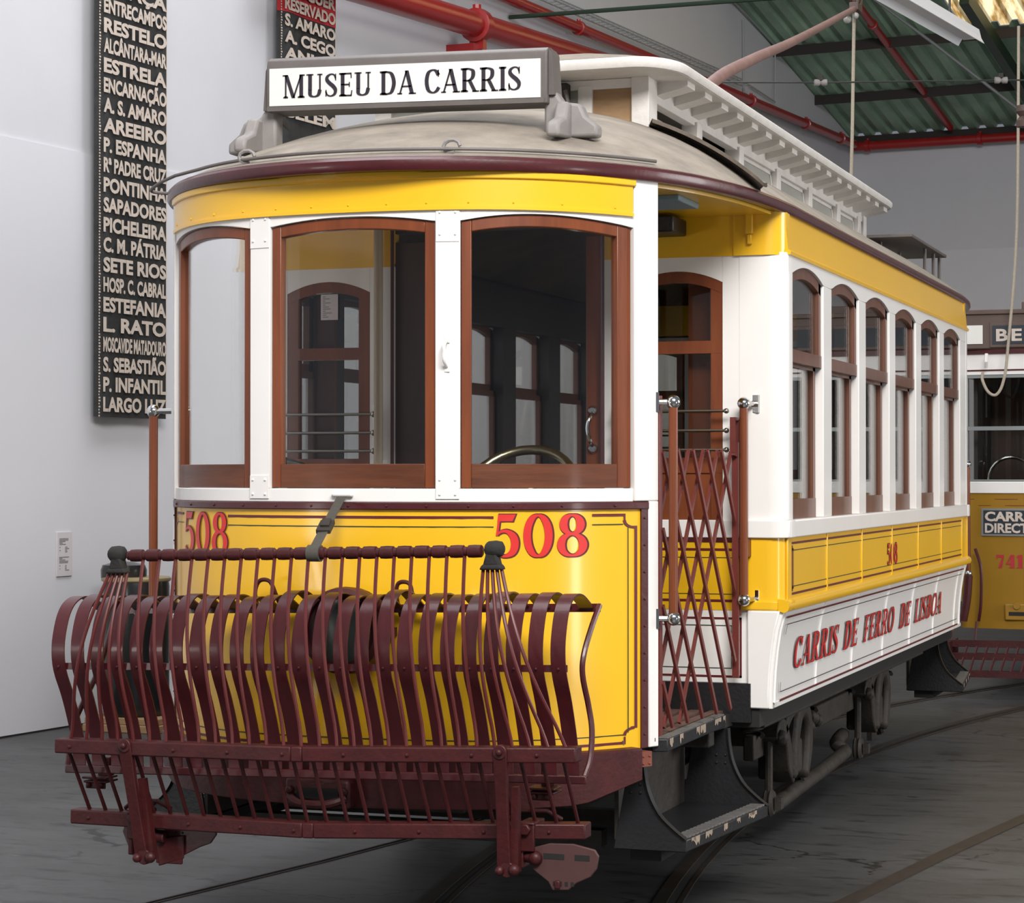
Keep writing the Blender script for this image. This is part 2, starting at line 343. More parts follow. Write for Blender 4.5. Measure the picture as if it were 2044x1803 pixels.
def serif_glyph(ch, tv, th, g=0.):
    q = []; sh = .045; so = .07
    def stem(x, w=tv, y0=0., y1=1., sb=True, st=True):
        q.append(rect(x-g, x+w+g, y0-g, y1+g))
        if sb: q.append([(x-so-g, y0-g), (x+w+so+g, y0-g), (x+w+so+g, y0+sh+g), (x+w+g, y0+sh*1.9), (x-g, y0+sh*1.9), (x-so-g, y0+sh+g)])
        if st: q.append([(x-so-g, y1-sh-g), (x-g, y1-sh*1.9), (x+w+g, y1-sh*1.9), (x+w+so+g, y1-sh-g), (x+w+so+g, y1+g), (x-so-g, y1+g)])
    def diag(x0, y0, x1, y1, w): q.append([(x0-g, y0), (x0+w+g, y0), (x1+w+g, y1), (x1-g, y1)])
    def ser(x0, x1, y): q.append(rect(x0-g, x1+g, y-g, y+sh+g))
    B = lambda p, **k: q.extend(brush(p, tv, th, grow=g, **k))
    if ch == 'I': stem(.07); w = .14+tv
    elif ch == 'L': stem(.07); q.append(rect(.07, .55+g, -g, th+g)); q.append([(.5-g, 0), (.56+g, 0), (.58+g, .26+g), (.54-g, .26+g)]); w = .6
    elif ch == 'E':
        stem(.07)
        for y in (0, .5-th/2, 1-th): q.append(rect(.07, (.44 if .2 < y < .8 else .53)+g, y-g, y+th+g))
        q.append([(.49-g, 0), (.54+g, 0), (.57+g, .24+g), (.53-g, .24+g)]); q.append([(.49-g, 1), (.53+g, 1), (.54+g, .78-g), (.50-g, .78-g)]); q.append(rect(.42-g, .46+g, .4-g, .6+g)); w = .61
    elif ch == 'F':
        stem(.07)
        for y in (.48-th/2, 1-th): q.append(rect(.07, (.42 if y < .8 else .52)+g, y-g, y+th+g))
        q.append([(.48-g, 1), (.52+g, 1), (.53+g, .78-g), (.49-g, .78-g)]); q.append(rect(.40-g, .44+g, .37-g, .58+g)); w = .57
    elif ch == 'D':
        stem(.07); B([(.1, 1-th/2), (.3, 1-th/2), (.5, .88), (.60, .5), (.5, .12), (.3, th/2), (.1, th/2)]); w = .72
    elif ch == 'O': B([(.37+.29*math.cos(t), .5+.48*math.sin(t)) for t in [2*PI*i/12 for i in range(12)]], closed=True, k=4); w = .76
    elif ch == 'C':
        B([(.62, .76), (.52, .93), (.37, .98), (.19, .86), (.12, .5), (.19, .14), (.37, .02), (.53, .08), (.64, .24)]); q.append([(.59-g, .98+g), (.64+g, .98+g), (.64+g, .70-g), (.60-g, .70-g)]); w = .71
    elif ch == 'A':
        diag(.04, 0, .33, 1, th*1.2); diag(.52, 0, .29, 1, tv); q.append(rect(.14, .56, .30-g, .30+th+g)); ser(-.03, .17, 0); ser(.46, .76, 0); w = .74
    elif ch == 'M':
        stem(.08, th*1.1, st=False); stem(.72, tv, st=False); diag(.38, 0, .06, 1, tv*.95); diag(.42, 0, .76, 1, th*1.2); ser(-.02, .2, 1-sh); ser(.74, .95, 1-sh); w = .97
    elif ch == 'U':
        q.append(rect(.08-g, .08+tv+g, .3, 1+g)); q.append(rect(.56-g, .56+th*1.2+g, .3, 1+g)); ser(0, .30, 1-sh); ser(.48, .70, 1-sh)
        B([(.08+tv/2, .32), (.17, .1), (.34, .025), (.52, .1), (.56+th*.6, .32)]); w = .74
    elif ch in 'RPB':
        stem(.07)
        if ch == 'B':
            B([(.1, 1-th/2), (.3, 1-th/2), (.46, .9), (.48, .74), (.44, .6), (.3, .52), (.1, .52)]); B([(.1, .52), (.32, .52), (.5, .42), (.54, .26), (.48, .1), (.32, th/2), (.1, th/2)]); w = .64
        else:
            B([(.1, 1-th/2), (.32, 1-th/2), (.49, .9), (.52, .74), (.47, .58), (.32, .48), (.1, .48)]); w = .6
        if ch == 'R':
            diag(.52, .0, .28, .5, tv*.95); ser(.48, .76, 0); w = .74
    elif ch == 'S':
        W = tv*.95; t = th
        q.extend(brush([(.48, .78, t), (.42, .93, t), (.28, .97, t), (.13, .88, W*.75), (.10, .74, W), (.2, .6, W*1.05), (.36, .46, W*1.1), (.47, .3, W), (.44, .12, W*.75), (.28, .03, t), (.12, .08, t), (.05, .24, t)], grow=g))
        q.append(rect(.46-g, .50+g, .70-g, .98+g)); q.append(rect(.04-g, .08+g, .02-g, .30+g)); w = .58
    elif ch == '5':
        q.append([(.10-g, .84-g), (.47+g, .84-g), (.55+g, 1+g), (.12-g, 1+g)]); q.append([(.06-g, .50), (.06+th+g, .50), (.12+th+g, .95), (.12-g, .95)])
        q.extend(brush([(.08, .53, th), (.2, .60, th*1.2), (.34, .60, tv*.5), (.49, .48, tv*.95), (.53, .30, tv*1.05), (.47, .12, tv*.9), (.30, .025, th*1.3), (.14, .06, th*1.4), (.07, .15, tv*.6)], grow=g)); w = .64
    elif ch == '0': B([(.34+.255*math.cos(t), .5+.475*math.sin(t)) for t in [2*PI*i/12 for i in range(12)]], closed=True, k=5); w = .70
    elif ch == '8':
        B([(.32+.19*math.cos(t), .76+.215*math.sin(t)) for t in [2*PI*i/10 for i in range(10)]], closed=True, k=5)
        B([(.32+.245*math.cos(t), .275+.25*math.sin(t)) for t in [2*PI*i/10 for i in range(10)]], closed=True, k=5); w = .66
    elif ch == '7':
        q.append(rect(.03-g, .58+g, .80-g, 1+g)); q.append([(.16-g, 0), (.42+g, 0), (.58+g, .82), (.46-g, .82)]); q.append(rect(.03-g, .10+g, .66, .9)); w = .64
    elif ch == '4':
        q.append(rect(.36-g, .36+tv*1.2+g, -g, 1+g)); q.append([(.02-g, .26), (.14+g, .26), (.44, 1), (.36, 1)]); q.append(rect(.02, .66+g, .26-g, .26+.11+g)); q.append(rect(.26, .66, 0, .07)); w = .70
    elif ch == '1':
        q.append(rect(.16-g, .16+tv*1.3+g, -g, 1+g)); q.append([(.02, .78), (.2, .78), (.3, 1), (.16, 1)]); q.append(rect(.04, .48, 0, .07)); w = .5
    else: w = .3
    return q, w
def serif_text(txt, h, total, tv=.15, th=.05, gap=.06, grow=0., space=.34):
    """polygons of a line of serif lettering, total width and height in metres, origin at its lower left"""
    out = []; x = 0.
    for ch in txt:
        if ch == ' ': x += space; continue
        q, w = serif_glyph(ch, tv, th, grow)
        out += [[(px+x, py) for px, py in p] for p in q]; x += w+gap
    x -= gap; sx = total/x
    return [[(px*sx, py*h) for px, py in p] for p in out]
def decal(polys, fn, name, mt, parent):
    g = G()
    for p in polys: g.add([fn(u, v) for u, v in p], [tuple(range(len(p)))])
    return g.build(name, mt, parent, smooth=0, recalc=False)
def stripes(rects, n=6):
    out = []
    for x0, x1, y0, y1 in rects:
        for i in range(n):
            a = x0+(x1-x0)*i/n; b = x0+(x1-x0)*(i+1)/n; out.append(rect(a, b, y0, y1))
    return out
_tcache = {}
def sans_polys(txt, bold=.025, spacing=1.0):
    """outlines of the built-in sans lettering as triangles, cap height 1"""
    key = (txt, bold, spacing)
    if key in _tcache: return _tcache[key]
    def mesh_of(body):
        cu = D.curves.new('t', 'FONT'); cu.body = body; cu.size = 1; cu.offset = bold; cu.space_character = spacing; cu.resolution_u = 3
        ob = D.objects.new('t', cu); COL.objects.link(ob); dg = bpy.context.evaluated_depsgraph_get(); dg.update()
        me = D.meshes.new_from_object(ob.evaluated_get(dg)); D.objects.remove(ob); D.curves.remove(cu); return me
    mh = mesh_of('H'); y0 = min(v.co.y for v in mh.vertices); y1 = max(v.co.y for v in mh.vertices); D.meshes.remove(mh)
    me = mesh_of(txt); x0 = min(v.co.x for v in me.vertices); x1 = max(v.co.x for v in me.vertices); s = 1/(y1-y0)
    vs = [((v.co.x-x0)*s, (v.co.y-y0)*s) for v in me.vertices]; fs = [tuple(p.vertices) for p in me.polygons]; D.meshes.remove(me)
    r = ([[vs[i] for i in f] for f in fs], (x1-x0)*s); _tcache[key] = r; return r
def sans_text(txt, h, total=None, bold=.025, spacing=1.0):
    P, w = sans_polys(txt, bold, spacing); sx = (total/w) if total else h
    return [[(x*sx, y*h) for x, y in p] for p in P]

# ================================================================== TRAM 508
W = 1.198; YB = -.395; YC = 2.2055; YR = 2*YC-YB
def yf(x): return -1.937+.197*x*x+.4527*x**4
def fpt(x, o=0.):
    """point on the curved front, moved inward by o along the plan normal"""
    d = .394*x+1.8108*x**3; l = math.hypot(1, d)
    return (x-o*d/l, yf(x)+o/l)
def fmap(o): return lambda u, v: (*fpt(u, o), v)
mir = lambda p: (p[0], 2*YC-p[1], p[2])
tram = empty('tram', (0, YC, 0), 'yellow and white single-deck tram numbered 508 with a roof sign and maroon folding fender', 'tram')
T = tram

# ---- curved front: dash, bands, pillars, header
def front(xf, rear=False):
    tgt = T
    def b(g, n, mt, **k): return g.build(n, mt, tgt, **k)
    dash = b(G(xf).fband(-.91, .91, .693, 1.532, 0, .035, 40), 'dash_panel', 'yellow')
    b(G(xf).fband(-.925, .925, 1.532, 1.558, -.012, .03, 40), 'dash_band', 'maroon', bevel=.003)
    for s in (-1, 1):
        b(G(xf).fband(s*.908, s*.924, .693, 1.532, -.007, .03, 2), 'dash_edge_strip', 'maroon')
        g = G(xf).fband(s*.924, s*.947, .693, 1.56, -.012, .045, 2).fband(s*.889, s*.947, 1.56, 2.70, -.012, .05, 3)
        b(g, 'corner_post', 'white', bevel=.004)
    b(G(xf).fband(-.889, .889, 1.558, 1.605, -.006, .05, 40), 'front_sill', 'white', bevel=.003)
    for s in (-1, 1):
        p = b(G(xf).fband(s*.309, s*.393, 1.605, 2.56, -.008, .05, 3), 'front_pillar', 'white', bevel=.003)
        for z0, z1, zz in ((2.45, 2.57, (2.475, 2.55)), (1.57, 1.65, (1.585, 1.635))):
            g = G(xf).fband(s*.312, s*.390, z0, z1, -.011, -.007, 2)
            for z in zz:
                for x in (.325, .377):
                    c = fpt(s*x, -.011); g.ball((c[0], c[1], z), .005, 6)
            g.build('gusset_plate', 'white', p)
    def arch(x):
        ax = abs(x)
        if ax < .309: return 2.521+.024*(1-(ax/.309)**2)
        if ax < .393: return 2.521
        if ax < .889: return 2.521+.026*(1-((ax-.641)/.248)**2)
        return 2.52
    hd = G(xf)
    hd.fband(-.889, .889, arch, 2.575, -.006, .05, 60); b(hd, 'front_header', 'white')
    fas = b(G(xf).fband(-.885, .885, 2.56, 2.684, -.013, .03, 40).fband(-.885, .885, 2.558, 2.570, -.018, 0, 40), 'fascia_panel', 'yellow')
    b(G(xf).fband(-.89, .89, 2.664, 2.69, -.022, .03, 40), 'fascia_moulding', 'yellow', bevel=.004)
    # windows
    for nm, x0, x1 in (('c', -.307, .307), ('r', .395, .887), ('l', -.887, -.395)):
        sw = .036 if nm == 'c' else .034; n = 14; ins = .004
        at = lambda x: arch(x)-.003
        g = G(xf).fband(x0, x0+sw, 1.607, at, ins, ins+.035, 3).fband(x1-sw, x1, 1.607, at, ins, ins+.035, 3)
        fr = g.fband(x0+sw, x1-sw, lambda x: at(x)-.040, at, ins+.001, ins+.035, n).fband(x0+sw, x1-sw, 1.607, 1.62, ins+.004, ins+.03, n).build('front_window', 'wood', T, bevel=.003)
        G(xf).fband(x0+sw, x1-sw, 1.607, 1.69, ins+.001, ins+.035, n).build('bottom_rail', 'wood_h', fr, bevel=.002)
        g = G(xf).fband(x0+sw-.004, x1-sw+.004, 1.686, lambda x: at(x)-.036, ins+.018, ins+.022, n)
        g.build('pane', 'glass', fr)
    # paint lining and numbers
    mp = lambda u, v: (xf(fmap(-.0022)(u, v)) if xf else fmap(-.0022)(u, v))
    L = []
    L += stripes([(-.50, .50, 1.502, 1.511), (-.91+.03, -.79, 1.506, 1.515), (.785, .868, 1.508, 1.517)], 10)
    L += stripes([(-.868, .868, .712, .721)], 24)
    for s in (-1, 1):
        L += [rect(s*.893, s*.900, .768, 1.472), rect(s*.866, s*.871, 1.494, 1.517), rect(s*.884, s*.900, 1.468, 1.474), rect(s*.866, s*.871, .712, .738), rect(s*.884, s*.900, .766, .772)]
        for zc, sg in ((1.494, -1), (.742, 1)):
            pts = [(s*(.893-.025*math.cos(t)), zc+sg*.025*math.sin(t)-(0 if sg > 0 else -.0)) for t in [i*PI/8 for i in range(5)]]
            L += brush([(p[0], p[1], .008) for p in pts], k=2)
    decal(L, mp, 'lining', 'line', dash)
    Lg = stripes([(-.50, .50, 1.4725, 1.476), (-.868, -.79, 1.476, 1.4795), (.785, .865, 1.478, 1.4815)], 10)+stripes([(-.865, .865, .743, .7465)], 24)
    for s in (-1, 1): Lg.append(rect(s*.876, s*.8785, .752, 1.47))
    decal(Lg, mp, 'thin_lining', 'line_g', dash)
    if not rear:
        for x0 in (.500, -.772):
            for gr, mt, o, dx in ((.022, 'red_dark', -.0026, .003), (0, 'red', -.0036, 0)):
                P = serif_text('508', .146, .272, .18, .05, .10, gr)
                f2 = fmap(o)
                decal([[(x0+dx+u, 1.371+v) for u, v in p] for p in P], f2, 'fleet_number' if mt == 'red' else 'fleet_number_shadow', mt, dash)
    g = G(xf)
    for i in range(13):
        x = -.84+i*.14; c = fpt(x, -.013); g.ball((c[0], c[1], 1.545), .0045, 6)
    for s in (-1, 1):
        for i in range(9):
            c = fpt(s*.916, -.008); g.ball((c[0], c[1], .74+i*.095), .004, 6)
    g.build('rivet', 'maroon', dash)
    g = G(xf)
    for i in range(13):
        c = fpt(-.84+i*.14, -.013); g.ball((c[0], c[1], 2.583), .004, 6)
    g.build('fascia_rivet', 'yellow', fas)
    # bumper plate under the dash
    def blo(x): return .512+.012*abs(x) if abs(x) < .74 else .521+(abs(x)-.74)*.46
    bp = G(xf).fband(-.888, .888, blo, .697, -.055, -.02, 40).fband(-.888, .888, .676, .70, -.05, .02, 40)
    bump = b(bp, 'bumper', 'maroon_rust', bevel=.003)
    for s in (-1, 1):
        g = G(xf).fband(s*.889, s*.916, .632, .684, -.042, .0, 2)
        for dz in (.643, .669):
            for x in (.895, .910):
                c = fpt(s*x, -.042); g.ball((c[0], c[1], dz), .005, 6)
        g.build('corner_bracket', 'orange_rust', bump)
    return dash, bump
dash, bumper = front(None)
front(mir, True)

# ---- coupler pocket, lamp, hooks, strap, handle
g = G().hexa([(-.19, -2.055, .515), (.05, -2.055, .515), (-.19, -1.97, .515), (.05, -1.97, .515), (-.19, -2.055, .615), (.05, -2.055, .615), (-.19, -1.97, .615), (.05, -1.97, .615)])
cp = g.build('coupler', 'maroon_rust', T, bevel=.012)
g = G().tube(catmull([(-.17, -2.06, .555), (-.12, -2.085, .535), (-.02, -2.085, .535), (.04, -2.06, .555)], 5), .014, 8); g.ball((-.17, -2.062, .575), .014).ball((.035, -2.062, .575), .014)
g.build('coupler_lip', 'maroon_rust', cp)
G().box(-.145, .01, -2.0585, -2.054, .548, .585).build('coupler_slot', 'under_dk', cp)
lamp = G().lathe([(.125, .03), (.145, .0), (.150, -.06), (.147, -.10), (.128, -.115), (.122, -.10)], (.015, -1.945, 1.120), 'y', 28).build('headlamp', 'maroon_rust', T)
G().lathe([(.120, -.095), (.09, -.108), (.05, -.116), (.001, -.118)], (.015, -1.945, 1.120), 'y', 28).build('lens', 'lens', lamp)
g = G().box(.135, .175, -2.02, -1.925, 1.10, 1.13).box(.11, .15, -2.03, -1.925, 1.19, 1.235); g.build('lamp_hinge', 'maroon_rust', lamp)
for x0, x1 in ((-.335, -.255), (.195, .255)):
    c = (x0+x1)/2
    G().tube(catmull([(x0, -1.945, 1.17), (x0, -1.985, 1.235), (c-.02, -1.995, 1.283), (c+.02, -1.995, 1.283), (x1, -1.985, 1.235), (x1, -1.945, 1.19)], 5), .0075).build('hook', 'maroon_rust', T)
g = G().hexa([(.025, -2.332, 1.412), (.060, -2.332, 1.412), (.025, -2.327, 1.412), (.060, -2.327, 1.412), (-.038, -1.956, 1.580), (-.004, -1.956, 1.580), (-.038, -1.951, 1.580), (-.004, -1.951, 1.580)])
st = g.build('strap', 'strap', T, recalc=True)
g = G().bar((.025, -2.22, 1.462), (.012, -2.15, 1.494), .048, .014).bar((.022, -2.20, 1.476), (.014, -2.16, 1.498), .030, .02); g.build('buckle', 'under', st)
g = G().lathe([(.028, -.022), (.028, .022)], (.042, -2.325, 1.3945), 'x', 14); g.build('strap_loop', 'strap', st)
g = G().lathe([(.007, -.032), (.007, .032)], (-.02, -1.955, 1.584), 'x', 8).ball((-.052, -1.952, 1.584), .009, 8).ball((.012, -1.952, 1.584), .009, 8); g.build('strap_anchor', 'white', st)
c = fpt(.350, -.008)
g = G().tube(catmull([(c[0], c[1], 2.115), (c[0], c[1]-.03, 2.095), (c[0], c[1]-.032, 2.07), (c[0], c[1]-.03, 2.04), (c[0], c[1], 2.02)], 4), .006)
for z in (2.117, 2.018): g.box(c[0]-.009, c[0]+.009, c[1]-.004, c[1], z-.014, z+.014)
g.build('pull_handle', 'white', T)

# ---- body sides
WL = lambda i: -.285+.8174*i
WW = .640
def sarch(y):
    for i in range(6):
        if WL(i) <= y <= WL(i)+WW: return 2.452+.045*(1-((y-WL(i)-WW/2)/(WW/2))**2)
    return 2.452
def skx(z):
    pr = [(.732, 1.142), (.80, 1.1425), (.88, 1.147), (.96, 1.155), (1.04, 1.167), (1.12, 1.188)]
    for (a, xa), (b_, xb) in zip(pr, pr[1:]):
        if z <= b_: return xa+(xb-xa)*max(0, (z-a)/(b_-a))
    return pr[-1][1]
Y0, Y1 = YB+.07, YR-.07
for s in (1, -1):
    fx = (lambda p: p) if s == 1 else (lambda p: (-p[0], p[1], p[2]))
    near = s == 1
    # skirt
    prof = [(skx(z), z) for z in (.735, .80, .88, .96, 1.04, 1.119)]
    poly = prof+[(x-.03, z) for x, z in prof[::-1]]
    skirt = G(fx).prism(poly, 'y', YB, YR).build('skirt_panel', 'white', T)
    g = G(fx)
    for i in range(8):
        y = WL(i)-.09 if i else YB+.035
        if i == 7: y = YR-.06
        g.grid([[(skx(z)+o, y+d, z) for d, o in ((-.011, 0), (-.006, .006), (.006, .006), (.011, 0))] for z in (.74, .80, .88, .96, 1.04, 1.118)])
    g.grid([[(skx(z)+o, y, z) for y in (YB+.01, YR-.01)] for z, o in ((.737, .0), (.739, .006), (.757, .006), (.759, .0))])
    g.build('skirt_rib', 'white', skirt)
    # yellow waist panel and ridge
    waist = G(fx).box(W-.035, W-.006, YB+.06, YR-.06, 1.115, 1.408).build('waist_panel', 'yellow', T)
    g = G(fx)
    for i in range(8):
        y = WL(i)-.09 if i else YB+.045
        if i == 7: y = YR-.05
        g.box(W-.01, W-.001, y-.009, y+.009, 1.16, 1.404)
    g.build('waist_rib', 'yellow', waist, bevel=.003)
    rp = [(W-.03, 1.118), (W-.006, 1.112), (W+.008, 1.119), (W+.014, 1.134), (W+.010, 1.150), (W-.004, 1.163), (W-.03, 1.165)]
    G(fx).prism(rp, 'y', YB-.012, YR+.012).build('waist_moulding', 'yellow', T)
    # belt, pillars, header
    G(fx).box(W-.05, W+.010, YB+.02, YR-.02, 1.404, 1.474).build('belt_rail', 'white', T, bevel=.006)
    for i in range(7):
        y0 = WL(i-1)+WW if i else YB+.06
        y1 = WL(i) if i < 6 else YR-.06
        G(fx).box(W-.05, W-.0005, y0, y1, 1.474, 2.4525).build('side_pillar', 'white', T, bevel=.004)
    vs, fs = [], []
    N = 120
    for k in range(N+1):
        y = YB+.06+(YR-YB-.12)*k/N; z = sarch(y)
        vs += [(W, y, z), (W, y, 2.535), (W-.05, y, 2.535), (W-.05, y, z)]
    fs = [(k*4+q, k*4+(q+1) % 4, k*4+4+(q+1) % 4, k*4+4+q) for k in range(N) for q in range(4)]
    G(fx).add(vs, fs).build('window_header', 'white', T)
    # fascia above the windows
    G(fx).prism([(W-.05, 2.522), (W+.008, 2.522), (W+.010, 2.535), (W-.002, 2.545), (W-.016, 2.69), (W-.05, 2.69)], 'y', YB+.05, YR-.05).build('side_fascia', 'yellow', T)
    # rounded corner columns, front and rear
    for xf2 in (None, mir):
        f3 = (lambda p, a=fx, b=xf2: b(a(p)) if b else a(p))
        def plan(x0, xo, dy=0.):
            r = .075
            arc = [(xo-r+r*math.sin(t), YB-dy+r-r*math.cos(t)) for t in [i*PI/12 for i in range(7)]]
            return [(x0, YB-dy)]+arc+[(xo, YB+.12), (xo-.05, YB+.12), (xo-.05, YB+.06), (x0, YB+.06)]
        G(f3).prism(plan(1.012, W+.001, .002), 'z', 1.404, 2.53).build('corner_column', 'white', T)
        G(f3).prism(plan(1.00, W-.004, .006), 'z', 1.118, 1.405).build('corner_panel', 'yellow', T)
        G(f3).prism(plan(.99, W+.013, .02), 'z', 1.404, 1.474).build('corner_belt', 'white', T, bevel=.004)
        G(f3).prism(plan(.985, W+.011, .016), 'z', 1.118, 1.160).build('corner_moulding', 'yellow', T, bevel=.008)
        G(f3).prism(plan(.99, W-.010, .012), 'z', 2.518, 2.70).build('corner_fascia', 'yellow', T)
        g = G(f3).prism([(skx(z)-.012, z) for z in (.735, .8, .88, .96, 1.04, 1.119)]+[(1.045, 1.119), (1.045, .735)], 'y', YB-.018, YB+.03)
        g.build('skirt_end', 'white', T, bevel=.006)
    # windows
    for i in range(6):
        y0 = WL(i)+.003; y1 = WL(i)+WW-.003; xo = W-.012; sw = .045
        g = G(fx).box(xo-.03, xo, y0, y0+sw, 2.104, 2.47).box(xo-.03, xo, y1-sw, y1, 2.104, 2.47)
        g.box(xo-.03, xo+.003, y0, y1, 2.104, 2.155)
        n = 14; vs = []
        for k in range(n+1):
            y = y0+(y1-y0)*k/n; z = sarch(y)
            vs += [(xo, y, z-.045), (xo, y, z+.005), (xo-.03, y, z+.005), (xo-.03, y, z-.045)]
        g.add(vs, [(k*4+q, k*4+(q+1) % 4, k*4+4+(q+1) % 4, k*4+4+q) for k in range(n) for q in range(4)])
        u = g.build('upper_sash', 'wood_sash', T)
        G(fx).box(xo-.018, xo-.014, y0+sw-.004, y1-sw+.004, 2.15, 2.455).build('pane', 'glass', u)
        xi = xo-.024
        g = G(fx).box(xi-.026, xi, y0, y0+sw, 1.474, 2.12).box(xi-.026, xi, y1-sw, y1, 1.474, 2.12).box(xi-.026, xi+.002, y0, y1, 1.474, 1.555).box(xi-.026, xi, y0, y1, 2.09, 2.12)
        l = g.build('lower_sash', 'wood_sash', T)
        G(fx).box(xi-.016, xi-.012, y0+sw-.004, y1-sw+.004, 1.55, 2.10).build('pane', 'glass', l)
    # dark varnished inner lining
    g = G(fx).box(W-.135, W-.10, YB+.06, YR-.06, .745, 1.12).box(W-.10, W-.052, YB+.06, YR-.06, 1.12, 1.48)
    for i in range(7):
        a = WL(i-1)+WW-.02 if i else YB+.06
        b_ = WL(i)+.02 if i < 6 else YR-.06
        g.box(W-.11, W-.052, a, b_, 1.48, 2.50)
    g.box(W-.12, W-.052, YB+.06, YR-.06, 2.47, 2.70)
    g.build('inner_lining', 'lining', T)
    if near:
        mp = lambda u, v: (W-.0045, u, v)
        ya, yb = -.27, 4.56
        decal(stripes([(ya, yb, 1.377, 1.386), (ya, yb, 1.176, 1.185)], 2)+[rect(ya, ya+.02, 1.19, 1.372), rect(yb-.02, yb, 1.19, 1.372), rect(YB+.10, YB+.106, 1.20, 1.36), rect(YB+.155, YB+.161, 1.20, 1.36), rect(YB+.10, YB+.161, 1.355, 1.361), rect(YB+.10, YB+.161, 1.20, 1.206)], mp, 'lining', 'line', waist)
        decal(stripes([(ya, yb, 1.351, 1.3545), (ya, yb, 1.208, 1.2115)], 2), mp, 'thin_lining', 'line_g', waist)
        mps = lambda o: (lambda u, v: (skx(v)+o, u, v))
        decal(stripes([(-.33, 4.66, 1.086, 1.094), (-.30, 4.66, .754, .763)], 2), mps(.0075), 'lining', 'line', skirt)
        decal(stripes([(-.29, 4.62, 1.058, 1.0615), (-.29, 4.62, .790, .7935)], 2)+[rect(-.29, -.283, .79, .83), rect(-.29, -.283, 1.02, 1.06), rect(4.613, 4.62, .79, .83)], mps(.0075), 'thin_lining', 'ink', skirt)
        for txt, a, b_ in (('CARRIS', -.063, .874), ('DE', 1.019, 1.35), ('FERRO', 1.513, 2.346), ('DE', 2.533, 2.857), ('LISBOA', 3.015, 3.958)):
            for gr, mt, o in ((.020, 'red_dark', .0072), (0, 'red', .0082)):
                P = serif_text(txt, .124, b_-a, .155, .05, .09, gr)
                decal([[(a+u, .866+v) for u, v in p] for p in P], mps(o), 'company_lettering' if mt == 'red' else 'lettering_shadow', mt, skirt)
        for gr, mt, o in ((.05, 'red_dark', -.0042), (0, 'red', -.0032)):
            P = serif_text('508', .10, .30, .16, .05, .12, gr)
            decal([[(1.94+u, 1.214+v) for u, v in p] for p in P], (lambda o: (lambda u, v: (W+o, u, v)))(o), 'side_number', mt, waist)

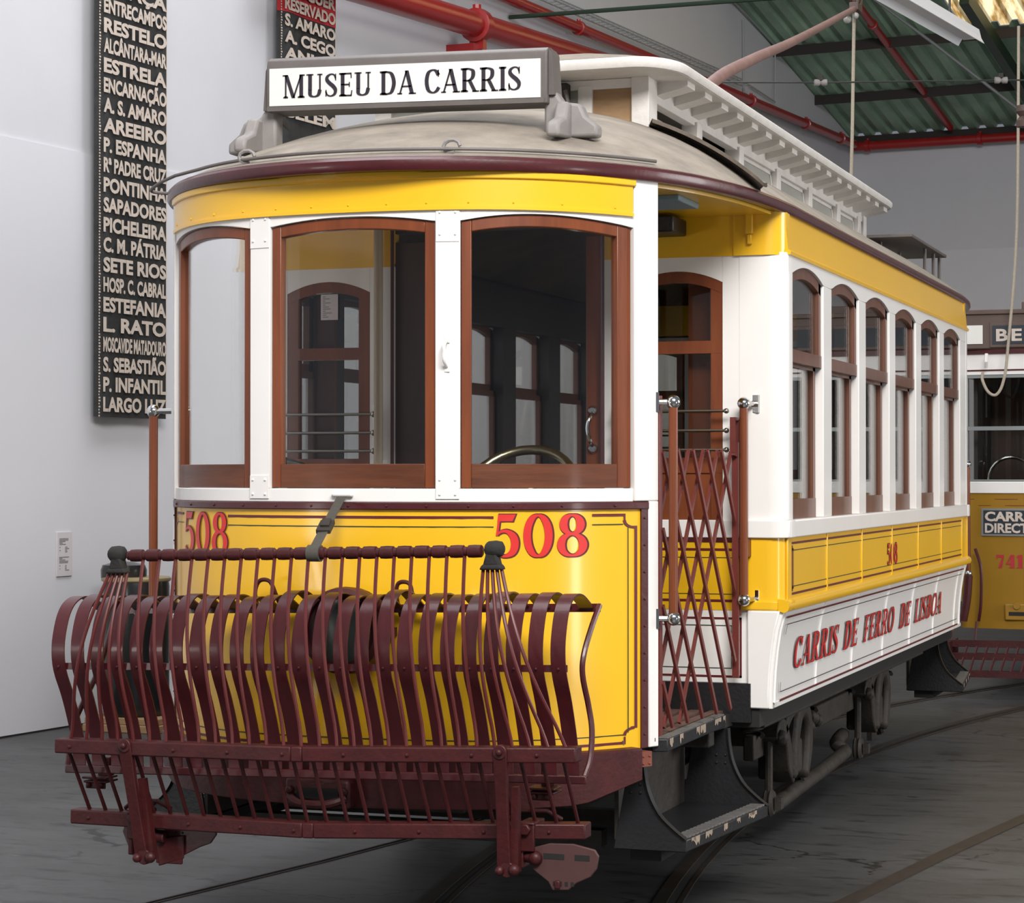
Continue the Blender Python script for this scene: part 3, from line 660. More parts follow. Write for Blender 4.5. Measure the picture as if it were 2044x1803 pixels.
# ---- bulkheads
def bulkhead(xf):
    f = xf or (lambda p: p)
    y0, y1 = YB, YB+.05
    for s in (1, -1):
        q = lambda p, s=s: f((s*p[0], p[1], p[2]))
        low = G(q).box(.40, 1.06, y0, y1, .833, 1.118).build('bulkhead_skirt', 'white', T)
        yel = G(q).box(.40, 1.06, y0-.002, y1, 1.118, 1.388).build('bulkhead_waist', 'yellow', T)
        G(q).box(.40, 1.06, y0-.005, y1, 1.386, 1.404).build('bulkhead_band', 'maroon', T)
        mq = lambda u, v, q=q: q((u, y0-.0035, v))
        decal([rect(.44, 1.02, .853, .861), rect(.44, 1.02, 1.082, 1.090), rect(1.012, 1.02, .853, 1.09), rect(.44, .448, .853, 1.09)], lambda u, v, q=q: q((u, y0-.0025, v)), 'lining', 'line', low)
        decal([rect(.47, .98, .888, .891), rect(.47, .98, 1.056, 1.059), rect(.977, .98, .888, 1.059)], lambda u, v, q=q: q((u, y0-.0025, v)), 'thin_lining', 'line_g', low)
        decal([rect(.44, .99, 1.352, 1.362), rect(.44, .99, 1.15, 1.16), rect(1.03, 1.038, 1.19, 1.32), rect(.99, .998, 1.33, 1.362), rect(.998, 1.038, 1.32, 1.328), rect(.99, .998, 1.15, 1.18), rect(.998, 1.038, 1.182, 1.19)], mq, 'lining', 'line', yel)
        decal([rect(.47, .99, 1.324, 1.327), rect(.47, .99, 1.18, 1.183)], mq, 'thin_lining', 'line_g', yel)
        G(q).box(.40, 1.012, y0-.008, y1, 1.404, 1.474).build('bulkhead_belt', 'white', T, bevel=.003)
        def ba(x): return 2.415+.048*(1-((x-.755)/.19)**2) if .565 < x < .945 else 2.415
        G(q).box(.455, .5655, y0, y1, 1.474, 2.53).build('bulkhead_post', 'white', T); G(q).box(.9435, 1.02, y0, y1, 1.474, 2.53).build('bulkhead_post', 'white', T)
        vs = []; n = 16
        for k in range(n+1):
            x = .5661+(.9429-.5661)*k/n
            vs += [(x, y0, ba(x)), (x, y0, 2.53), (x, y1, 2.53), (x, y1, ba(x))]
        G(q).add(vs, [(k*4+a, k*4+(a+1) % 4, k*4+4+(a+1) % 4, k*4+4+a) for k in range(n) for a in range(4)]).build('bulkhead_header', 'white', T)
        g = G(q).box(.568, .618, y0+.004, y1-.005, 1.474, 2.405).box(.895, .942, y0+.004, y1-.005, 1.474, 2.405).box(.568, .942, y0+.003, y1-.005, 2.135, 2.185).box(.60, .91, y0+.010, y1-.005, 1.474, 1.70).box(.568, .942, y0+.003, y1-.005, 1.66, 1.72)
        vs = []
        for k in range(n+1):
            x = .568+(.942-.568)*k/n
            vs += [(x, y0+.0025, ba(x)-.045), (x, y0+.0025, ba(x)+.002), (x, y1-.004, ba(x)+.002), (x, y1-.004, ba(x)-.045)]
        g.add(vs, [(k*4+a, k*4+(a+1) % 4, k*4+4+(a+1) % 4, k*4+4+a) for k in range(n) for a in range(4)])
        w = g.build('bulkhead_window', 'wood', T)
        G(q).box(.612, .90, y0+.018, y0+.022, 1.71, 2.43).build('pane', 'glass_dark', w)
        G(q).box(.775, .865, y1+.06, y1+.085, 1.0, 2.60).build('pocket_board', 'wood', T)
        g = G(q)
        for z in (1.904, 1.827, 1.751):
            g.tube([(.52, y0-.055, z), (.975, y0-.055, z)], .006, 8); g.ball((.525, y0-.055, z), .013, 8); g.ball((.972, y0-.055, z), .011, 8)
        g.tube([(.525, y0-.05, 1.71), (.525, y0-.05, 1.945)], .006)
        g.build('guard_rail', 'steel', T)
        G(q).tube([(.455, y0-.025, .8), (.455, y0-.025, 2.7)], .008).build('conduit', 'maroon', T)
    # sliding door stiles either side of the opening
    for x0, x1 in ((.374, .46), (-.46, -.276)):
        dr = G(f).box(x0, x1, y0+.01, y0+.06, .76, 2.62).build('door_leaf', 'wood_dark' if x0 < 0 else 'wood', T, bevel=.004)
        if x0 > 0:
            g = G(f)
            pts = catmull([(.404, y0+.01, 1.905), (.404, y0-.03, 1.885), (.396, y0-.04, 1.84), (.404, y0-.03, 1.79), (.404, y0+.01, 1.765)], 5)
            g.tube(pts, .008); 
            for z in (1.912, 1.758): g.lathe([(.022, .008), (.022, .0), (.012, -.012)], (.404, y0+.006, z), 'y', 12)
            g.build('door_handle', 'chrome', dr)
    G(f).box(-.455, .455, y0+.008, y1, 2.655, 2.72).build('door_header', 'lining', T)
    for x0, x1 in ((-1.06, -.455), (.455, 1.06)): G(f).box(x0, x1, y0-.004, y1, 2.518, 2.72).build('bulkhead_fascia', 'yellow', T)
    G(f).tube([(-.503, y0-.06, .74), (-.503, y0-.06, 2.70)], .019, 12).build('stanchion', 'beige', T)
    G(f).box(-1.06, 1.06, y0-.03, y1, .68, .833).build('platform_sill', 'black', T)
bulkhead(None); bulkhead(mir)
# paper notice inside the left bulkhead window
nt_ = G().box(-.794, -.716, YB+.012, YB+.014, 2.304, 2.412).build('notice', 'paper', T)
decal([rect(-.785, -.775+.05*random.random(), z, z+.003) for z in [2.315+i*.0085 for i in range(11)]], lambda u, v: (u, YB+.0112, v), 'notice_print', 'paper_ink', nt_)
G().box(1.043, 1.072, YB-.035, YB, 2.60, 2.695).box(1.048, 1.067, YB-.028, YB, 2.56, 2.60).build('eave_bracket', 'yellow', T, bevel=.004)

# ---- floors, ceilings, interior
EAVE = [(0, -2.03), (.15, -2.02), (.30, -1.985), (.45, -1.93), (.60, -1.84), (.74, -1.72), (.86, -1.58), (.96, -1.42), (1.04, -1.24), (1.10, -1.02), (1.145, -.78), (1.17, -.52), (1.183, -.25), (1.185, 0), (1.185, .4)]
EAVE = [EAVE[0]]+[p for p in catmull(EAVE, 3)[1:]]
half = EAVE+[(1.185, y) for y in [.4+.30*i for i in range(1, 13)] if y < 2*YC-.45]
half += [(x, 2*YC-y) for x, y in EAVE[::-1]]
loop = half+[(-x, y) for x, y in half[::-1][1:-1]]
YA, YZ = .4, 2*YC-.4
ZE, RH = 2.735, .465
def roof_r(x, y):
    """0 on the ridge, 1 on the eave outline"""
    if y > YC: y = 2*YC-y
    if y >= YA: return abs(x)/1.185
    ang = math.atan2(abs(x), YA-y); best = None
    for (xa, ya), (xb, yb) in zip(EAVE, EAVE[1:]):
        a1 = math.atan2(xa, YA-ya); a2 = math.atan2(xb, YA-yb)
        if a1-1e-6 <= ang <= a2+1e-6:
            t = (ang-a1)/(a2-a1) if a2 > a1 else 0
            d = math.hypot(xa+(xb-xa)*t, YA-(ya+(yb-ya)*t)); return math.hypot(x, YA-y)/d
    return 1.
def roofz(x, y): return ZE+RH*(1-min(roof_r(x, y), 1)**2)
rows = []
for j in range(13):
    r = 1-(j/12)**1.0
    row = []
    for x, y in loop+[loop[0]]:
        ry = min(max(y, YA), YZ)
        X, Yv = x*r, ry+(y-ry)*r
        row.append((X, Yv, ZE+RH*(1-r*r)))
    rows.append(row)
under = [(x*.985, min(max(y, YA), YZ)+(y-min(max(y, YA), YZ))*.985, ZE-.02) for x, y in loop+[loop[0]]]
roof = G().grid([under]+rows).build('roof', 'canvas', T, smooth=60)
G().sweep([(x, y, 2.688) for x, y in loop], [(-.03, 0), (.006, 0), (.014, .012), (.012, .035), (-.004, .05), (-.03, .05)], True).build('eave_trim', 'maroon', T)
inner = [(x*.97, y if abs(y-YC) < 2.4 else YC+(y-YC)*.988) for x, y in loop]
ceil = G(); ceil.add([(x, y, 2.683) for x, y in inner], [tuple(range(len(inner)))])
# saloon ceiling and platform canopies
pf = [p for p in inner if p[1] <= YB+.02]; pr = [p for p in inner if p[1] >= YR-.02]
pf.sort(key=lambda p: math.atan2(p[0], -(p[1]-YB-.3))); pr.sort(key=lambda p: math.atan2(p[0], p[1]-YR+.3))
G().prism(pf, 'z', 2.676, 2.69).build('canopy_ceiling', 'yellow', T)
G().prism(pr, 'z', 2.676, 2.69).build('canopy_ceiling', 'yellow', T)
g = G(); g.grid([[(x, y, 2.70+.30*(1-(x/1.15)**2)) for x in [-1.1+2.2*i/10 for i in range(11)]] for y in (YB+.05, YC, YR-.05)]); g.build('saloon_ceiling', 'cream', T)
G().box(-1.05, 1.05, YB, YR, .70, .745).build('saloon_floor', 'slat_wood', T)
for xf in (None, mir):
    f = xf or (lambda p: p)
    pl_ = [(.905-.0, -1.40), (1.0, -1.36), (.985, YB)]
    outl = [(x, yf(x)+.03) for x in [-.90+.1*i for i in range(19)]]+[(.985, YB), (-.985, YB)]
    pfz = G(f).prism(outl, 'z', .665, .712).build('platform_floor', 'under_dk', T)
    g = G(f)
    for i in range(24):
        x = -.94+.0800*i
        g.box(x, x+.05, max(yf(min(abs(x), .9))+.06, -1.9), YB-.01, .712, .724)
    g.build('floor_slat', 'slat_wood', pfz)
G().box(.80, .965, -1.15, -.85, 2.655, 2.678).build('canopy_lamp', 'teal', T, bevel=.006)
G().box(.66, .80, YB-.22, YB-.01, 2.60, 2.665).build('switch_box', 'black', T, bevel=.008)
g = G().tube([(.42+.20*math.cos(t), -1.35+.20*math.sin(t)*.72, 1.575+.20*math.sin(t)*.70+.03) for t in [2*PI*i/32 for i in range(32)]], .018, 10, True)
for a in (.5, 2.6, 4.7): g.tube([(.42, -1.35, 1.58), (.42+.2*math.cos(a), -1.35+.144*math.sin(a), 1.605+.14*math.sin(a))], .010)
hw = g.build('handbrake_wheel', 'brass', T)
G().tube([(.42, -1.35, .72), (.42, -1.35, 1.585)], .022, 10).build('wheel_column', 'steel', hw)
ct = G().lathe([(.15, .72-.72), (.15, .80), (.13, .86), (.06, .88)], (-.56, -1.38, .72), 'z', 20).build('controller', 'black', T)
g = G().tube([(-.60, -1.34, 1.685), (-.53, -1.32, 1.700), (-.455, -1.30, 1.685)], [.012, .022, .012], 10).tube([(-.56, -1.38, 1.58), (-.56, -1.37, 1.69)], .012)
g.build('controller_handle', 'black', ct)
G().ball((-.447, -1.298, 1.685), .011).build('handle_tip', 'brass', ct)
for i in range(6):
    for s in (1, -1):
        y = .25+.80*i
        sb = G().box(min(s*.42, s*1.08), max(s*.42, s*1.08), y, y+.40, 1.10, 1.16).box(min(s*.45, s*.50), max(s*.45, s*.50), y+.1, y+.3, .745, 1.10).build('seat', 'wicker', T, bevel=.02)
        G().box(min(s*.42, s*1.08), max(s*.42, s*1.08), y+.38, y+.43, 1.16, 1.60).build('seat_back', 'wicker', sb, bevel=.02)

# ---- roof fittings
cl = [(x, y) for x, y in EAVE if x <= .97]
def on_roof(x, y, h=.012): return (x, y, roofz(x, y)+h)
pts = catmull([(-.985, -1.395, 2.728), (-1.043, -1.42, 2.737), (-.95, -1.53, 2.75), (-.82, -1.655, 2.757)], 4)+[on_roof(x*.985, .4+(y-.4)*.985, .016) for x, y in [(-x, y) for x, y in cl[::-1]] if x > -.74]+[on_roof(x*.985, .4+(y-.4)*.985, .016) for x, y in cl[1:]]
rod = G().tube(pts, .0065, 7).build('rain_wire', 'grey', T)
g = G()
for x, y in ((-.41, -1.89), (.37, -1.91)):
    c = on_roof(x, y, .02); g.tube([(c[0]+.03*math.cos(t), c[1]-.01, c[2]+.022*math.sin(t)) for t in [i*PI/5 for i in range(9)]], .007, 6)
g.build('wire_hook', 'grey_light', rod)
for s in (1, -1):
    p = [(s*.60, -.24), (s*.75, -.31), (s*.90, -.41), (s*1.03, -.52), (s*1.12, -.62), (s*1.172, -.70)]
    rowsb = [[(x+o*.35*s*-1, y+o, roofz(x, y)+h) for o, h in ((-.17, -.01), (-.165, .007), (.018, .009), (.022, .020), (.038, .020), (.044, -.01))] for x, y in catmull(p, 4)]
    G().grid(rowsb).build('roof_strip', 'canvas_dark', T)
    p = [(s*.70, .25+.0)]
# sign box on the front canopy
SY = -1.435
prof = [(SY, 3.0), (SY, 3.168), (SY+.005, 3.19), (SY+.03, 3.205), (SY+.10, 3.205), (SY+.125, 3.19), (SY+.13, 3.0)]
tilt = lambda p: (p[0], p[1], p[2]-.012*p[0]/.55)
sg = G(tilt).prism(prof, 'x', -.552, .552).build('sign_box', 'grey', T, bevel=.004)
G(tilt).box(-.545, .545, SY-.012, SY, 3.0, 3.017).build('sign_ledge', 'grey', sg)
G(tilt).box(-.538, .530, SY-.006, SY, 3.020, 3.160).build('sign_panel', 'sign_white', sg)
P = serif_text('MUSEU DA CARRIS', .086, .940, .155, .055, .06, .004, .30)
decal([[(-.480+u, 3.048+v) for u, v in p] for p in P], lambda u, v: tilt((u, SY-.0085, v)), 'sign_lettering', 'ink', sg)
for s in (-1, 1):
    z0 = roofz(.60, SY-.06)
    g = G()
    # foot: flared casting climbing from the roof to the end of the box
    o = [(.545, 3.06), (.565, 3.045), (.60, 2.995), (.665, 2.985), (.685, 2.94), (.73, 2.905), (.73, 2.865), (.53, 2.865), (.53, 3.06)]
    g.prism([(s*x, z) for x, z in o], 'y', SY+.035, SY+.105)
    o2 = [(SY-.115, 2.885), (SY-.10, 2.905), (SY-.03, 2.93), (SY+.0, 2.99), (SY+.10, 2.99), (SY+.16, 2.96), (SY+.21, 2.945), (SY+.21, 2.87), (SY-.115, 2.85)]
    g.prism(o2, 'x', s*.585, s*.635)
    g.build('sign_foot', 'grey_light', sg, bevel=.012)
    G().prism([(s*.553, 3.02), (s*.575, 3.02), (s*.565, 3.17), (s*.553, 3.19)], 'y', SY+.02, SY+.11).build('sign_end_cap', 'grey', sg)
    G().prism([(SY+.02, 3.19), (SY+.10, 3.0), (SY+.21, 2.97), (SY+.16, 3.03), (SY+.125, 3.10), (SY+.12, 3.18)], 'x', s*.552, s*.560).build('sign_stay', 'grey', sg)
# clerestory
CX, CY0, CY1 = .59, -.25, 4.66
ZT = 3.275
cle = G().box(-CX, CX, CY0, CY0+.04, 3.235, ZT).box(-CX, CX, CY1-.04, CY1, 3.235, ZT)
for s in (1, -1):
    cle.box(min(s*CX, s*(CX-.05)), max(s*CX, s*(CX-.05)), CY0, CY1, 3.190, ZT)
    cle.box(min(s*CX, s*(CX-.05)), max(s*CX, s*(CX-.05)), CY0, CY1, 2.99, 3.078)
clerestory = cle.build('clerestory', 'white_old', T, bevel=.003)
PY = [CY0+.06, .585, 1.385, 2.205, 3.0, 3.80, 4.45]
for s in (1, -1):
    q = lambda p, s=s: (s*p[0], p[1], p[2])
    for k, y in enumerate(PY+[CY1-.03]):
        w = .066 if k == 0 else .045
        G(q).box(CX-.062, CX+.012, y-w, y+w, 2.98, ZT+.002 if k in (0, 7) else 3.205).build('clerestory_post', 'white_old', clerestory, bevel=.003)
    for k in range(6):
        a, b_ = PY[k]+.06, PY[k+1]-.05
        op = (.075, .13, 0, 0, 0, 0)[k] if s == 1 else 0.
        zA, zB = 3.080, 3.190-op*.35
        def hx(z): return CX+.004-(op+.012)*(z-zA)/.11-(.0 if op else .012)
        g = G(q)
        def slab(ya, yb, z0, z1, t=.016, o=0.):
            g.hexa([(hx(z0)-t-o, ya, z0), (hx(z0)-o, ya, z0), (hx(z0)-t-o, yb, z0), (hx(z0)-o, yb, z0), (hx(z1)-t-o, ya, z1), (hx(z1)-o, ya, z1), (hx(z1)-t-o, yb, z1), (hx(z1)-o, yb, z1)])
        slab(a, a+.022, zA, zB); slab(b_-.022, b_, zA, zB); slab(a, b_, zA, zA+.018); slab(a, b_, zB-.018, zB)
        w = g.build('clerestory_window', 'white_old', clerestory)
        g = G(q); slab(a+.015, b_-.015, zA+.012, zB-.012, .004, .006)
        g.build('clerestory_pane', 'glass_frost', clerestory)
for xf in (None, mir):
    f = (lambda p, xf=xf: (xf((p[0], p[1], p[2])) if xf else p))
    for x0, x1, mt in ((.36, .53, 'wicker'), (-.08, .30, 'glass_frost'), (-.53, -.14, 'glass_frost')):
        G(f).box(x0, x1, CY0+.012, CY0+.022, 3.06, 3.238).build('clerestory_front_panel', M['pale_wood'] if mt == 'wicker' else mt, clerestory)
    for x0, x1 in ((.30, .36), (-.135, -.08)): G(f).box(x0, x1, CY0-.004, CY0+.04, 3.02, 3.25).build('clerestory_end_post', 'white_old', clerestory)
    G(f).box(.05, .27, CY0-.05, CY0, 3.19, 3.262).box(.10, .20, CY0-.08, CY0-.02, 3.17, 3.21).build('vent_fitting', 'under', clerestory, bevel=.01)
    g = G(f).tube(catmull([(.16, CY0-.05, 3.19), (.20, CY0-.06, 3.13), (.245, CY0-.07, 3.08), (.25, CY0-.08, 3.03)], 5), .010, 7).tube(catmull([(.26, CY0-.05, 3.23), (.285, CY0-.06, 3.12), (.29, CY0-.09, 3.02)], 5), .009, 7)
    g.build('roof_cable', 'grey', clerestory)
# hood roof over the clerestory
hx0, hy0, hy1 = .745, -.47, 4.88
rr = .16
hl = []
for cx, cy, a0 in ((hx0-rr, hy0+rr*1.6, -PI/2), (hx0-rr, hy1-rr*1.6, 0)):
    for i in range(9):
        t = a0+i*PI/16; hl.append((cx+rr*math.cos(t), cy+rr*1.6*math.sin(t)))
hl = hl+[(-x, y) for x, y in hl[::-1]]
rows = []
for r in (1., .97, .85, .6, .3, 0.):
    rows.append([(x*r, YC+(y-YC)*(1-(1-r)*.14), 3.318+.085*(1-r*r)) for x, y in hl+[hl[0]]])
hood = G().grid([[(x, y, 3.285) for x, y in hl+[hl[0]]]]+rows).build('hood_roof', 'canvas', clerestory, smooth=60)
G().prism(hl, 'z', 3.276, 3.286).build('hood_ceiling', 'white_old', clerestory)
G().sweep([(x, y, 3.287) for x, y in hl], [(-.02, -.008), (.008, -.010), (.018, .004), (.018, .020), (.006, .032), (-.02, .034)], True).build('hood_moulding', 'white_old', clerestory)
for s in (1, -1):
    for i in range(17):
        y = -.10+i*.292
        G().prism([(s*CX, 3.222), (s*(CX+.135), 3.252), (s*(CX+.135), 3.278), (s*CX, 3.278)], 'y', y, y+.12).build('hood_bracket', 'white_old', clerestory)
# roof running board at the rear
g = G().box(.66, .93, 4.35, 5.75, 3.065, 3.083)
rb = g.build('running_board', 'grey', T, bevel=.003)
g = G()
for y in (5.10, 5.45, 5.70): g.tube([(.89, y, roofz(.89, y)-.01), (.89, y, 3.066)], .011, 7)
for y in (4.6, 5.3): g.tube([(.70, y, roofz(.70, y)-.01), (.70, y, 3.066)], .011, 7)
g.build('board_support', 'grey', rb)
# trolley pole with its rope
tp = G().lathe([(.16, 0), (.15, .05), (.06, .09), (.05, .16)], (0, 2.55, 3.40), 'z', 16).build('trolley_base', 'grey', T)
pp = catmull([(0, 2.55, 3.53), (0, 3.25, 3.86), (0, 4.20, 4.145), (0, 5.25, 4.43), (0, 6.31, 4.735), (0, 7.55, 5.10)], 6)
tpole = G().tube(pp, [.040-.018*i/(len(pp)-1) for i in range(len(pp))], 10).build('trolley_pole', 'pole_pink', T)
g = G().box(-.035, .035, 7.50, 7.66, 5.08, 5.14).lathe([(.05, -.018), (.032, -.006), (.032, .006), (.05, .018)], (0, 7.66, 5.165), 'x', 14).bar((-.03, 7.6, 5.1), (-.03, 7.68, 5.2), .012, .03).bar((.03, 7.6, 5.1), (.03, 7.68, 5.2), .012, .03)
g.build('trolley_head', 'brown', tpole, bevel=.006)
g = G().ball((-.02, 7.36, 4.985), .03).ball((.03, 7.42, 5.02), .024); g.build('pole_insulator', 'glass_frost', tpole)
G().tube([(0, 7.52, 5.07), (.0, 7.44, 4.2), (0, 7.30, 3.2), (0, 6.40, 1.5)], .013, 7).build('trolley_rope', 'rope', T)

# ---- grab poles
def grab(x, y, z0, z1, nm, ax, ay, r=.017):
    """wooden grab pole with ball ends standing off the body; (ax, ay) is where it fixes"""
    gp = G().tube([(x, y, z0+.01), (x, y, z1-.01)], r, 12).build('grab_pole', 'wood', T)
    for z in (z0, z1):
        g = G()
        g.ball((x, y, z), .026); g.tube([(x, y, z), (ax, ay, z)], .011, 8)
        d = Vector((ax-x, ay-y, 0)).normalized(); e = Vector((-d.y, d.x, 0))
        c = Vector((ax, ay, z)); g.hexa([c+e*i*.018+Vector((0, 0, k*.035))+d*j*.006 for k in (-1, 1) for j in (-1, 1) for i in (-1, 1)])
        g.build('pole_end', 'chrome', gp)
grab(1.004, -1.375, 1.144, 1.910, 'f', .950, -1.395)
grab(1.045, -.465, 1.164, 1.932, 'r', 1.075, YB)
grab(-1.05, -1.385, 1.15, 1.896, 'l', -.952, -1.395)
grab(.99, 2*YC+1.36, 1.15, 1.90, 'b', .95, 2*YC+1.39)

# ---- lattice gate on the right entrance
gx0, gy0, gx1, gy1 = .945, -1.345, 1.012, -.440
gd = Vector((gx1-gx0, gy1-gy0, 0)); gl = gd.length; gu = gd.normalized(); gn = Vector((gu.y, -gu.x, 0))
def gp_(s, z, o=0.): return Vector((gx0, gy0, 0))+gu*s+gn*o+Vector((0, 0, z))
gate = G().bar(gp_(0, .70), gp_(0, 1.935), .030, .014, gn).build('lattice_gate', 'maroon_grate', T, bevel=.003)
gg = G().bar(gp_(gl, 1.10), gp_(gl, 1.87), .012, .03, gn).bar(gp_(gl-.055, 1.74), gp_(gl-.055, 1.87), .012, .02, gn).bar(gp_(gl-.06, 1.872), gp_(gl+.005, 1.872), .012, .02, gn).bar(gp_(gl-.06, 1.735), gp_(gl+.01, 1.72), .012, .02, gn)
gg.bar(gp_(gl-.02, .86), gp_(gl-.02, 1.78), .012, .026, gn)
gg.build('gate_post', 'maroon_grate', gate)
G().box(1.00, 1.06, gy1-.02, gy1+.04, 1.33, 1.40).build('gate_latch', 'maroon_grate', gate, bevel=.004)
zb, zt, run = .745, 1.745, .62
for k in range(-4, 6):
    for dr in (1, -1):
        # one set leans right going down, the other left, pivoting together at the tops
        top = .005+.170*k
        bot = top+dr*run
        s0, s1, z0, z1 = top, bot, zt, zb
        def zc(sv): return zt+(zb-zt)*(sv-top)/(bot-top)
        lo, hi = .012, gl-.055
        if (s0 < lo and s1 < lo) or (s0 > hi and s1 > hi): continue
        if s0 < lo: z0 = zc(lo); s0 = lo
        if s0 > hi: z0 = zc(hi); s0 = hi
        if s1 < lo: z1 = zc(lo); s1 = lo
        if s1 > hi: z1 = zc(hi); s1 = hi
        if abs(z1-z0) < .12: continue
        o = .008*dr
        G().bar(gp_(s0, z0, o), gp_(s1, z1, o), .017, .010, gn).build('gate_bar', 'maroon_grate', gate)

# ---- entrance steps
def step(xf):
    f = xf or (lambda p: p)
    ya, yb = -1.42, -.50
    nx = lambda y, x0, x1: x0+(x1-x0)*(y-ya)/(yb-ya)
    st = G(f).prism([(.80, ya), (nx(ya, 1.062, 1.145), ya), (nx(yb, 1.062, 1.145), yb), (.80, yb)], 'z', .325, .372).build('step', 'black', T, bevel=.006)
    g = G(f)
    for i in range(23):
        t0 = (i+.15)/23; t1 = (i+.75)/23; y0 = ya+(yb-ya)*t0; y1 = ya+(yb-ya)*t1
        xo0, xo1 = nx(y0, 1.062, 1.145)-.006, nx(y1, 1.062, 1.145)-.006
        g.hexa([(xo0-.055, y0, .372), (xo0, y0, .372), (xo1-.055, y1, .372), (xo1, y1, .372), (xo0-.055, y0, .378), (xo0, y0, .378), (xo1-.055, y1, .378), (xo1, y1, .378)])
    g.build('step_tread', 'tread', st)
    g = G(f)
    for i in range(7):
        a = random.uniform(ya, yb-.1); b_ = a+random.uniform(.04, .10); h = random.uniform(.012, .04)
        xa, xb = nx(a, 1.062, 1.145), nx(b_, 1.062, 1.145)
        n = 7; up_ = [(xa+(xb-xa)*j/n+.0015, a+(b_-a)*j/n, .3705) for j in range(n+1)]; lo_ = [(x+.0, y, z-h*random.uniform(.35, 1.)) for x, y, z in up_]
        G(f).grid([up_, lo_]).build('bare_patch', 'chip', st, recalc=False)
    G(f).box(.84, .955, ya+.06, yb-.05, .28, .325).build('step_beam', 'under_dk', st)
    # side plates, concave front edge
    for y, x_nose in ((ya, 1.062), (yb, 1.145)):
        o = [(.86, .665), (x_nose-.155, .665), (x_nose-.15, .60), (x_nose-.135, .53), (x_nose-.10, .46), (x_nose-.05, .41), (x_nose, .372), (x_nose, .33), (.80, .33)]
        o = [o[0]]+catmull(o[1:7], 4)+o[7:]
        G(f).prism(o, 'y', y-.006, y+.006).build('step_side_plate', 'black', st)
        rim = catmull([(x_nose-.155, .665), (x_nose-.15, .60), (x_nose-.135, .53), (x_nose-.10, .46), (x_nose-.05, .41), (x_nose, .372)], 4)
        g = G(f).grid([[(x+.002, y-.016, z), (x+.004, y+.016, z)] for x, z in rim]).grid([[(x-.004, y-.016, z), (x-.006, y+.016, z)] for x, z in rim])
        for xx in (x_nose-.20, x_nose-.165):
            for z in (.53, .56): g.ball((xx, y-.006, z), .006, 6)
        g.build('plate_rim', 'black', st)
    # riser plate and platform edge
    G(f).box(.80, .815, ya, yb, .36, .67).build('riser_plate', 'under', st)
    pe = G(f).prism([(.93, -1.40), (.985, -1.385), (.985, YB-.13), (.93, YB-.13)], 'z', .672, .718).build('platform_edge', 'black', T, bevel=.004)
    g = G(f)
    for i in range(30):
        y0 = -1.37+i*.028
        g.box(.94, .984, y0, y0+.015, .718, .724)
    g.build('edge_tread', 'tread', pe)
    g = G(f)
    for a, b_ in ((-1.36, -1.31), (-1.22, -1.17), (-.98, -.93), (-.92, -.84), (-.70, -.60), (-.57, -.53)):
        n = 7; up_ = [(.9865, a+(b_-a)*j/n, .717) for j in range(n+1)]; lo_ = [(x, y, z-random.uniform(.012, .036)) for x, y, z in up_]
        G(f).grid([up_, lo_]).build('bare_patch', 'chip', pe, recalc=False)
for ff in (None, mir, lambda p: (-p[0], p[1], p[2]), lambda p: (-p[0], 2*YC-p[1], p[2])): step(ff)

